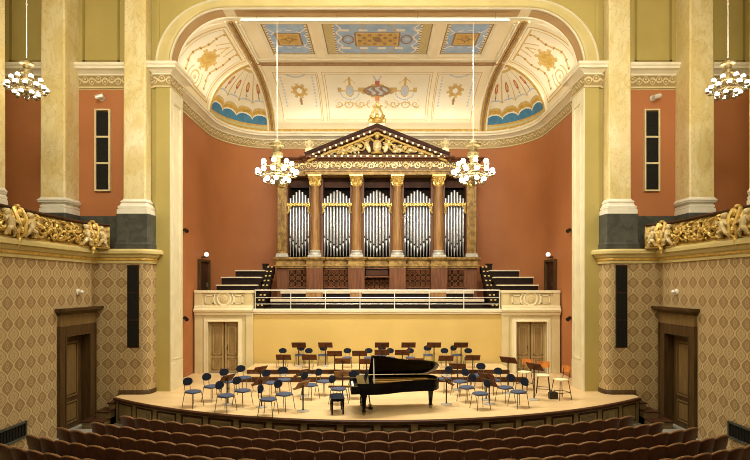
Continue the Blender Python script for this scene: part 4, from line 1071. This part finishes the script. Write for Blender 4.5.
chandelier('brass chandelier with round glowing globes hanging left of the organ', XP(277, 18.1), 18.11, ZP(182, 18.1), 1.0, 12.78, 'chandeliers on the lighting bar')
chandelier('brass chandelier with round glowing globes hanging right of the organ', XP(473.2, 18.1), 18.11, ZP(182, 18.1), 1.0, 12.78, 'chandeliers on the lighting bar')
for s, nm in SIDES: chandelier('brass globe chandelier hanging over the %s gallery balustrade' % nm, s * XP(728, 14.0), 14.0, ZP(96, 14.0), .68, 15.5, 'chandeliers over the galleries')
# ================================================================== ORCHESTRA CHAIRS
def make_chair():
    t = thing('orchestra_chair', 'x', 'chair', (0, 0, 0), 0, 'orchestra chairs on the stage')    # faces +x
    b = MB()
    rings = []
    for z, k in ((.435, .90), (.445, .98), (.465, 1.0), (.482, .95), (.488, .75)):
        rings.append([Vector((.215 * k * (abs(cos(a)) ** .7) * (1 if cos(a) > 0 else -1), .22 * k * (abs(sin(a)) ** .7) * (1 if sin(a) > 0 else -1), z - (.012 if cos(a) > .5 else 0))) for a in [2 * pi * i / 20 for i in range(20)]])
    b.loft(rings); b.build('seat', 'chair_blue', t)
    b = MB(); rings = []
    for o, k in ((.0, .93), (.012, 1.0), (.03, 1.0), (.042, .9)):
        rings.append([Vector((-.235 - o + .10 * (y_ := .5 * cos(a)) ** 2 * 1.0 - .12 * (.145 * k * sin(a)), .175 * k * cos(a), .735 + .118 * k * (abs(sin(a)) ** .8) * (1 if sin(a) > 0 else -1))) for a in [2 * pi * i / 20 for i in range(20)]])
    b.loft(rings); b.build('backrest', 'chair_black', t)
    b = MB()
    for q in (-.10, .10): b.tube([(-.10, q, .432), (-.20, q, .435), (-.245, q, .50), (-.262, q, .72)], .011, 6)
    b.tube([(-.19, -.17, .43), (.18, -.17, .43)], .012, 6); b.tube([(-.19, .17, .43), (.18, .17, .43)], .012, 6); b.tube([(.16, -.17, .428), (.16, .17, .428)], .012, 6); b.tube([(-.16, -.17, .428), (-.16, .17, .428)], .012, 6)
    b.build('chair_frame', 'chrome', t)
    for sx, sy in ((1, 1), (1, -1), (-1, 1), (-1, -1)): b = MB(); b.tube([(sx * .17, sy * .17, .435), (sx * .225, sy * .215, .0)], .011, 6); b.build('leg', 'chrome', t)
    register(t); return t
C0 = make_chair()
ci = [0]
def chair(px, by, ang, where, z0=0.0, hb=.72, d=None, sc=1.0):
    if d is None: d = FP * (EZ - z0 - hb) / (by - HY)
    a = radians(ang); x = XP(px, d) + .25 * cos(a); y = d + .25 * sin(a)
    lab = 'blue seated orchestra chair ' + where
    if ci[0] == 0: C0.location = (x, y, z0); C0.rotation_euler = (0, 0, a); C0['label'] = lab
    else:
        o = dup(C0, (x, y, z0), a, lab); o.scale = (sc, sc, sc)
    ci[0] += 1
chair(187.4, 382, -30, 'at the far left of the stage, nearest the left wall')
chair(206.4, 377.3, -32, 'second from the left wall, just behind the leftmost one')
chair(223.8, 372.6, -40, 'in front of the left panelled double door')
chair(219.2, 385.7, -25, 'beside the leftmost music stand, on its near side')
chair(236.6, 381, -30, 'right behind the leftmost music stand')
chair(240.6, 369, -45, 'farthest back in the left group, at the end of the riser')
chair(260, 389.4, -12, 'nearest the stage edge in the left group')
chair(277.8, 384.3, -30, 'second nearest the stage edge, left of a tilted stand')
chair(266, 373.7, -40, 'in front of the lower riser, left of the tilted stands')
chair(283, 370.6, -70, 'before the riser, straight below the leftmost back row chair')
chair(304, 376, -30, 'just behind the two tilted music stands left of the bench')
chair(318.4, 372.6, -35, 'third to the left of the piano lid, facing right')
chair(331.9, 379.6, -30, 'directly behind the piano bench')
chair(354, 374.8, -80, 'behind the keyboard end of the piano')
chair(449.2, 370, 218, 'close behind the tail of the piano')
chair(465.4, 372.7, 215, 'second to the right of the piano tail, before the riser')
chair(472.7, 378, 212, 'in the right group, second row from the stage edge')
chair(481, 366.7, 240, 'farthest back in the right group, behind the brown desk')
chair(487.6, 384, 200, 'nearest the stage edge in the right group')
chair(498.3, 371.5, 215, 'below the dark tilted desk at the right of the riser')
chair(511, 378.2, 212, 'in the right group, second from the tall stools')
chair(525, 382.3, 205, 'at the right end of the group, next to the tall stools')
for px, w in ((283, 'leftmost in the back row'), (309, 'second from left in the back row'), (347.5, 'third from left in the back row'), (368.7, 'back row centre, just left of the lid'), (390, 'back row centre, behind the high end of the lid'), (410, 'back row, above the middle of the piano lid'), (444.3, 'back row, above the tail of the piano'), (468, 'rightmost in the back row')):
    chair(px, 354, -90, w, ZR2, d=20.72, sc=.88)
for px, w in ((301, 'against the yellow wall behind the leftmost high stand'), (323.5, 'against the yellow wall behind the second high stand'), (382, 'against the yellow wall above the piano lid'), (427.5, 'against the yellow wall behind the fourth high stand'), (453, 'against the yellow wall at the right')):
    chair(px, 350, -90 if px != 453 else -60, w, ZR2, d=21.35, sc=.92)
# ================================================================== MUSIC STANDS
def make_stand(wood):
    t = thing('music_stand', 'x', 'music stand', (0, 0, 0), 0, 'wooden music stands on the stage')   # player on +y side, desk back towards -y
    b = MB(); mx = Matrix.Translation((0, 0, 0)) @ Matrix.Rotation(radians(38), 4, 'X')
    b.box(-.285, .285, -.012, .012, -.14, .14, mx); b.box(-.285, .285, .0, .07, -.15, -.135, mx); b.box(-.05, .05, -.03, -.012, -.12, .05, mx)
    d = b.build('desk', wood, t, smooth=False, bevel=.006)
    b = MB(); b.tube([(0, -.02, 0), (0, -.02, -.74)], .022, 8); b.ball((0, -.02, -.30), .032, 8, 5); b.build('pole', 'dark_metal', t)
    b = MB(); b.lathe([(.17, -.78), (.17, -.765), (.12, -.75), (.03, -.74)], (0, -.02, 0), 16); b.build('foot_plate', 'column_grey', t)
    register(t); return t
S0, S1 = make_stand('stand_wood'), make_stand('stand_wood_light')
si = {0: 0, 1: 0}
def stand(px, dy, ang, where, z0=0.0, h=.80, d=None, light=0):
    """desk centre at the pixel's bearing; ang turns the player's side from +y"""
    if d is None: d = FP * (EZ - z0 - h) / (dy - HY)
    h = ZP(dy, d) - z0
    src = S1 if light else S0; k = 1 if light else 0
    o = src if si[k] == 0 else dup(src)
    si[k] += 1
    o.location = (XP(px, d), d, z0 + h); o.rotation_euler = (0, 0, radians(ang)); o['label'] = 'brown music stand ' + where
    sc = (h) / .78
    for c in [c for c in COL.objects if c.parent is o]:
        if c.name.split('.')[0] in ('pole', 'foot_plate'):
            c.scale = (1, 1, sc) if c.name.startswith('pole') else (1, 1, 1)
            if c.name.startswith('foot'): c.location = (0, 0, .78 - h)
BK = 20.95
for px, w in ((298.8, 'with high desk, first from left at the yellow wall'), (325.4, 'with high desk, second from left at the yellow wall'), (382, 'with high desk, third from left, above the piano lid'), (408.5, 'with high desk, fourth from left, above the piano lid'), (434, 'with high desk, fifth from left, above the piano tail'), (461, 'with high desk, rightmost against the yellow wall')):
    stand(px, 345, 0, w, ZR2, d=BK)
for px, y, w in ((283.4, 357.2, 'before the leftmost back row chair'), (309.3, 357.2, 'before the second back row chair from left'), (334.6, 353.6, 'in the middle row, left of the third back row chair'), (359.6, 353.4, 'in the middle row, left of the piano lid'), (382, 352.4, 'in the middle row, behind the high end of the lid'), (402.3, 352.5, 'in the middle row, above the lid curve'), (446, 358.2, 'in the middle row, above the piano tail'), (472.7, 357.8, 'rightmost in the middle row on the riser')):
    stand(px, y, 0, w, ZR1, d=19.92)
for px, y, w in ((342.8, 361, 'standing on the floor before the riser, left of the piano lid'), (366.5, 361.5, 'standing on the floor before the riser, touching the lid edge'), (395, 361.3, 'hidden mostly by the middle of the piano lid'), (416, 361, 'hidden mostly by the right of the piano lid')):
    stand(px, y, 0, w, 0.0 if px < 350 or px > 400 else .10, d=19.3)
stand(227.4, 378.2, 65, 'leftmost on the stage, between two chairs', d=15.95)
stand(261, 381.0, 60, 'behind the front chair of the left group', d=15.6)
stand(260, 369.5, 55, 'with tilted desk near the left end of the riser', d=17.9)
stand(302.5, 384.6, 62, 'with pale tilted desk, front of the two left of the bench', d=15.1, light=1)
stand(302, 372.8, 60, 'with tilted desk, rear of the two left of the bench', d=17.2)
stand(342.5, 373.8, 15, 'with pale desk just left of the keyboard', d=17.3, light=1)
stand(457.7, 366.3, -15, 'with reddish desk right of the piano tail', d=18.2, light=0)
stand(447, 380.5, -78, 'closest to the tail leg of the piano', d=15.95)
stand(486.5, 376.5, -45, 'with wide brown desk in the middle of the right group', d=16.6, light=0)
stand(489.8, 382.6, -60, 'at the front of the right group, behind the front chair', d=16.0)
stand(508.3, 360.0, -40, 'with tall dark tilted desk beside the right doorway', d=17.6)
stand(534.5, 366.5, -55, 'tall one between the tall stools', d=16.6)
# ================================================================== TALL STOOLS
def stool(px, py, ang, hs, d, where):
    a = radians(ang); t = thing('tall_stool', 'tall orange backed stool with cream seat ' + where, 'stool', (XP(px, d), d, 0), a, 'tall stools right of the orchestra')
    b = MB(); b.loft([[Vector((.20 * k * (abs(cos(q)) ** .6) * (1 if cos(q) > 0 else -1), .21 * k * (abs(sin(q)) ** .6) * (1 if sin(q) > 0 else -1), z)) for q in [2 * pi * i / 20 for i in range(20)]] for z, k in ((hs - .03, .92), (hs - .02, 1.0), (hs + .01, 1.0), (hs + .02, .9))]); b.build('seat', 'stool_cream', t)
    b = MB(); R = []
    for z in (hs + .22, hs + .25, hs + .40, hs + .43): R.append([Vector((-.22 - .06 * (1 - (q / .21) ** 2) + o, q * (1 if hs + .24 < z < hs + .41 else .85), z)) for o, seq in ((0, [-.21, -.14, -.07, 0, .07, .14, .21]), (.018, [.21, .14, .07, 0, -.07, -.14, -.21])) for q in seq])
    b.loft(R); b.build('backrest', 'stool_orange', t)
    for q in (-.15, .15): b = MB(); b.tube([(-.16, q, hs - .03), (-.21, q, hs + .1), (-.245, q, hs + .40)], .011, 6); b.build('back_support', 'dark_metal', t)
    for sx, sy in ((1, 1), (1, -1), (-1, 1), (-1, -1)): b = MB(); b.tube([(sx * .16, sy * .16, hs - .03), (sx * .235, sy * .225, 0)], .012, 6); b.build('leg', 'dark_metal', t)
    b = MB(); k = .8
    for z in (hs * .36,):
        e = .235 - .075 * z / hs; f = .225 - .065 * z / hs
        for p, q in (((e, f), (e, -f)), ((-e, f), (-e, -f)), ((e, f), (-e, f)), ((e, -f), (-e, -f))): b.tube([(p[0], p[1], z), (q[0], q[1], z)], .010, 6)
    b.build('footrest', 'dark_metal', t)
stool(524.5, 371, 225, .62, 18.2, 'farthest back, by the right doorway')
stool(543.2, 376, 250, .66, 17.3, 'in the middle, beside the tall music stand')
stool(561.0, 381, 200, .62, 16.75, 'nearest the right wall')
t = thing('water_bottle_crate', 'small dark box on the stage floor beside the nearest tall stool', 'box', (XP(553, 16.75), 16.75, 0))
b = MB()
for q in ((-.13, .13, -.09, -.075, 0, .2), (-.13, .13, .075, .09, 0, .2), (-.13, -.115, -.09, .09, 0, .2), (.115, .13, -.09, .09, 0, .2), (-.13, .13, -.09, .09, 0, .015)): b.box(*q)
b.build('crate', 'dark_metal', t, smooth=False)
for x in (-.06, .06): b = MB(); b.lathe([(.04, .02), (.04, .2), (.015, .25), (.015, .29)], (x, 0, 0), 10); b.build('bottle', 'chrome', t)
# ================================================================== GRAND PIANO AND BENCH
pn = thing('grand_piano', 'black concert grand piano with its lid open at the centre of the stage', 'piano', (-.70, 14.42, 0), radians(5))
PL = 2.60; PWD = 1.46           # local x along the keyboard-to-tail axis, local y away from the audience
def outline(k=0.0):
    P = [(0.0 + k, 0 + k), (.62, 0 + k), (.80, .02 + k), (1.0, .08 + k), (1.2, .18 + k), (1.4, .27 + k), (1.6, .33 + k), (1.85, .37 + k), (2.15, .41 + k), (2.36, .47 + k), (2.50, .58 + k * .8), (PL - k, .78), (PL - k, 1.02), (2.54 - k * .5, 1.24), (2.40, PWD - .06 - k * .7), (2.2, PWD - k), (0 + k, PWD - k)]
    return P
ZB, ZR = .60, .91
b = MB(); o, i2 = outline(), outline(.05)
o = [(max(x, .22), y) for x, y in o]; i2 = [(max(x, .36), y) for x, y in i2]
n = len(o)
b.loft([[Vector((x, y, ZB)) for x, y in o], [Vector((x, y, ZR)) for x, y in o], [Vector((x, y, ZR)) for x, y in i2], [Vector((x, y, ZR - .10)) for x, y in i2]], True, False)
q = b.add([(x, y, ZB) for x, y in o]); b.face(range(q, q + n)); b.build('piano_case', 'piano_black', pn, angle=40)
b = MB(); q = b.add([(x, y, ZR - .10) for x, y in i2]); b.face(range(q, q + n)); b.build('soundboard', 'piano_iron', pn, smooth=False)
b = MB()
for k in range(16): y = .35 + .065 * k; b.tube([(.5, y, ZR - .07), (min(2.3, .9 + 1.6 * (k + 4) / 16), y + .02, ZR - .07)], .006, 4)
for x0, y0, x1, y1 in ((.5, .3, 1.1, .3), (.5, .62, 1.8, .75), (.5, .95, 2.3, 1.05), (.5, .12, .5, 1.35)): b.tube([(x0, y0, ZR - .075), (x1, y1, ZR - .075)], .025, 6)
b.build('string_frame', 'piano_iron', pn)
b = MB(); b.box(-.02, .26, .0, PWD, ZB + .02, ZB + .12); b.box(-.02, .25, .0, .09, ZB + .12, ZB + .24); b.box(-.02, .25, PWD - .09, PWD, ZB + .12, ZB + .24); b.box(-.03, .0, .0, PWD, ZB + .04, ZB + .14); b.build('keybed', 'piano_black', pn, smooth=False, bevel=.01)
b = MB(); b.box(.02, .17, .10, PWD - .10, ZB + .12, ZB + .145)
kb = b.build('keyboard', 'piano_white', pn, smooth=False)
b = MB()
for k in range(36):
    if k % 7 in (2, 6): continue
    y = .12 + (PWD - .24) * (k + .5) / 36; b.box(.08, .17, y - .006, y + .006, ZB + .145, ZB + .158)
b.build('black_keys', 'piano_black', kb, smooth=False)
b = MB(); b.box(.17, .20, .10, PWD - .10, ZB + .12, ZB + .30); b.build('fallboard', 'piano_black', pn, smooth=False)
b = MB(); b.box(.20, .62, .06, PWD - .06, ZR - .03, ZR - .005); b.build('music_shelf', 'piano_black', pn, smooth=False)
# music desk
b = MB(); mx = Matrix.Translation((.40, PWD / 2, ZR)) @ Matrix.Rotation(radians(20), 4, 'Y')
b.box(-.012, .012, -.38, .38, .0, .05, mx); b.box(-.012, .012, -.38, .38, .22, .26, mx)
for k in range(9): y = -.36 + .09 * k; b.box(-.008, .008, y - .012, y + .012, .05, .22, mx)
b.build('music_desk', 'chair_black', pn, smooth=False)
# lid hinged on the far straight side
LA = radians(29)
def lidp(x, y, h=0.0):
    r = PWD - y; return Vector((x, PWD - r * cos(LA) + h * sin(LA) * 0 - h * sin(LA), ZR + .01 + r * sin(LA) + h * cos(LA)))
lo = [(max(x, .55), y - .02) for x, y in outline(-.015)]
b = MB(); b.loft([[lidp(x, y, 0) for x, y in lo], [lidp(x, y, .03) for x, y in lo]], True, True); lid = b.build('lid', 'piano_black', pn, angle=40)
b = MB(); fl = [(.55, .0), (.55, PWD), (.93, PWD), (.93, .05)]
b.loft([[lidp(x, y, .032) for x, y in fl], [lidp(x, y, .06) for x, y in fl]], True, True); b.build('front_flap', 'piano_black', lid, smooth=False)
b = MB(); b.tube([(.62, .06, ZR), lidp(.62, .10, 0)], .016, 8); b.build('lid_prop', 'piano_white', pn)
for (x, y) in ((.34, .16), (.34, PWD - .16), (2.36, .86)):
    b = MB(); b.box(x - .09, x + .09, y - .09, y + .09, .52, ZB + .01); b.loft([[Vector((x + u * w, y + v * w, z)) for u, v in ((-1, -1), (1, -1), (1, 1), (-1, 1))] for z, w in ((.52, .075), (.40, .06), (.16, .042), (.12, .055), (.09, .05))], True, True)
    lg = b.build('leg', 'piano_black', pn, angle=30)
    b = MB(); rot = Matrix.Translation((x, y, .045)) @ Matrix.Rotation(pi / 2, 4, 'X'); b.lathe([(.045, -.02), (.045, .02)], n=14, mx=rot); b.tube([(x, y, .04), (x, y, .095)], .02, 6); b.build('caster', 'brass', lg)
b = MB(); b.box(.50, .62, PWD / 2 - .16, PWD / 2 + .16, .06, .14)
for k in (-.09, .09): b.tube([(.56, PWD / 2 + k, .14), (.50, PWD / 2 + k, ZB)], .018, 6)
ly = b.build('pedal_lyre', 'piano_black', pn, smooth=False)
for k in (-.09, 0, .09): b = MB(); b.box(.38, .50, PWD / 2 + k - .018, PWD / 2 + k + .018, .07, .085); b.build('pedal', 'brass', ly, smooth=False)
d = 15.0
t = thing('piano_bench', 'black padded piano bench left of the keyboard', 'bench', (XP(337, d), d, 0), radians(8))
b = MB(); b.box(-.19, .19, -.33, .33, .37, .45); b.build('bench_frame', 'piano_black', t, smooth=False, bevel=.01)
b = MB(); b.grid(lambda u, v: Vector((-.2 + .4 * u, -.34 + .68 * v, .45 + .06 * (1 - (2 * u - 1) ** 6) * (1 - (2 * v - 1) ** 6) - .012 * abs(sin(u * pi * 2) * sin(v * pi * 3)))), 16, 18); b.build('cushion', 'chair_black', t, angle=60)
for sx, sy in ((1, 1), (1, -1), (-1, 1), (-1, -1)):
    b = MB(); x, y = sx * .155, sy * .29; b.loft([[Vector((x + u * w, y + v * w, z)) for u, v in ((-1, -1), (1, -1), (1, 1), (-1, 1))] for z, w in ((.38, .032), (0, .024))], True, True); b.build('leg', 'piano_black', t, smooth=False)
for sg in (-1, 1): b = MB(); b.tube([(0, sg * .33, .41), (0, sg * .40, .41)], [.02, .035], 10); b.build('knob', 'piano_black', t)
# ================================================================== THEATRE SEATS
def make_seat():
    t = thing('theatre_seat', 'x', 'seat', (0, 0, FLOOR), 0, 'x')        # faces +y, back towards -y
    W2, n = .262, 10
    b = MB(); rings = []
    for z, kx, y in ((.30, .97, -.20), (.55, 1, -.24), (.76, 1, -.285)):
        rings.append([Vector((W2 * kx * (2 * i / n - 1), y - .035 * (1 - (2 * i / n - 1) ** 2), z)) for i in range(n + 1)] + [Vector((W2 * kx * (2 * i / n - 1), y + .03 - .035 * (1 - (2 * i / n - 1) ** 2), z)) for i in range(n, -1, -1)])
    def topz(q): return .845 + .055 * (1 - abs(q) ** 2.2)
    rings.append([Vector((W2 * (2 * i / n - 1), -.30 - .035 * (1 - (2 * i / n - 1) ** 2), topz(2 * i / n - 1) - .03)) for i in range(n + 1)] + [Vector((W2 * (2 * i / n - 1), -.27 - .035 * (1 - (2 * i / n - 1) ** 2), topz(2 * i / n - 1) - .03)) for i in range(n, -1, -1)])
    b.loft(rings); b.build('backrest', 'seat_wood', t, angle=50)
    b = MB(); b.tube([(W2 * (2 * i / n - 1), -.288 - .035 * (1 - (2 * i / n - 1) ** 2), topz(2 * i / n - 1) - .02) for i in range(n + 1)], .024, 6); b.build('lit_top_edge', 'seat_edge_lit', t)  # tube along the back's top, coloured as its highlight from above
    b = MB(); b.loft([[Vector((u * .215, -.02 + v * .22, z)) for u, v in ((-1, -1), (1, -1), (1, 1), (-1, 1))] for z in (.38, .45, .46)], True, True); b.build('seat_cushion', 'seat_cloth', t, smooth=False)
    for sg in (-1, 1):
        b = MB(); b.box(sg * .244 - .016, sg * .244 + .016, -.22, .2, 0, .60); b.box(sg * .24 - .02, sg * .24 + .02, -.22, .24, .60, .635); b.build('side_arm', 'seat_wood', t, smooth=False)
    register(t); return t
T0 = make_seat(); first = True
YC = 29.5
ROWS = [(16.6, 7.15, 'front row'), (17.4, 7.6, 'second row'), (18.12, 8.2, 'third row'), (18.85, 8.55, 'fourth row'), (19.58, 8.75, 'fifth row'), (20.3, 8.75, 'sixth row')]
for ri, (R, xe, rn) in enumerate(ROWS):
    amax = math.asin(xe / R); n = int(round(2 * amax * R / .545)); st_ = 2 * amax / n
    for k in range(n):
        a = -amax + st_ * (k + .5); x, y = R * sin(a), YC - R * cos(a)
        if ri >= 4 and y < 10.25: continue
        if k < n / 2: w = '%s from the left end of the %s' % (ORD[k], rn)
        else: w = '%s from the right end of the %s' % (ORD[n - 1 - k], rn)
        w = w.replace('first from the', 'at the')
        lab = 'brown wooden theatre seat ' + w
        if n % 2 and k == n // 2: lab = 'brown wooden theatre seat at the very middle of the ' + rn
        if first: o = T0; o['label'] = lab; o['group'] = rn + ' of theatre seats'; o.location = (x - .29 * sin(a), y + .29 * cos(a), FLOOR); o.rotation_euler = (0, 0, a)
        else: o = dup(T0, (x, y, FLOOR), a, lab, rn + ' of theatre seats')
        if not first: o.location = (x - .29 * sin(a), y + .29 * cos(a), FLOOR)
        first = False

# ================================================================== LIGHT
def area(name, loc, target, sx, sy, power, col=(1, .88, .68), spread=180):
    l = bpy.data.lights.new(name, 'AREA'); l.shape = 'RECTANGLE'; l.size = sx; l.size_y = sy; l.energy = power; l.color = col; l.spread = radians(spread)
    o = bpy.data.objects.new(name, l); COL.objects.link(o); o.location = loc
    o.rotation_euler = (Vector(target) - Vector(loc)).to_track_quat('-Z', 'Y').to_euler(); return o
def point(name, loc, power, r=.5, col=(1, .84, .60)):
    l = bpy.data.lights.new(name, 'POINT'); l.energy = power; l.shadow_soft_size = r; l.color = col
    o = bpy.data.objects.new(name, l); COL.objects.link(o); o.location = loc; return o
area('stage_light', (0, 17.2, 12.6), (0, 18.2, 0), 8, .6, 850, (1, .94, .82), 110)
area('front_of_house_light', (0, 1.0, 13.5), (0, 24, 9.5), 8, 1.5, 600, (1, .93, .79), 75)
for s, nm in SIDES:
    area('added_vault_fill', (s * 7.1, 21.0, 11.32), (s * 3.5, 21.0, 14.5), 4.0, .15, 40, (1, .93, .79))  # added fill hidden on the cornice to brighten the vault, no actual fitting
    point('chandelier_light', (s * XP(474.5, 18.1), 18.1, 7.75), 300, .6, (1, .90, .72))
    point('gallery_chandelier_light', (s * XP(728, 14.0), 14.0, 9.3), 160, .5, (1, .90, .72))
    for y in (3.0, 9.0): point('hall_chandelier_light', (s * 6.5, y, 10.5), 380, .8, (1, .93, .79))
area('added_vault_fill', (0, 25.5, 11.32), (0, 22.5, 14.0), 9.5, .15, 60, (1, .93, .79))  # same added fill behind the back cornice, lifts the rear cove
area('hall_ceiling_light', (0, 8, 15.2), (0, 12, 0), 12, 8, 500, (1, .93, .79))
w = bpy.data.worlds.new('World'); SC.world = w; w.use_nodes = True
w.node_tree.nodes['Background'].inputs[0].default_value = (1, .88, .68, 1); w.node_tree.nodes['Background'].inputs[1].default_value = .15
# ================================================================== CAMERA
cd = bpy.data.cameras.new('camera'); cam = bpy.data.objects.new('camera', cd); COL.objects.link(cam)
cam.location = (0, 0, EZ); cam.rotation_euler = (pi / 2, 0, 0)
cd.sensor_width = 36; cd.lens = 36 * FP / 750; cd.shift_x = -(CX - 375) / 750; cd.shift_y = (HY - 230) / 750
cd.clip_start = .1; cd.clip_end = 200
SC.camera = cam
SC.cycles.filter_width = 0.95
SC.view_settings.view_transform = 'Standard'; SC.view_settings.look = 'None'; SC.view_settings.gamma = 1
SC.view_settings.exposure = 0.2; SC.view_settings.use_curve_mapping = False
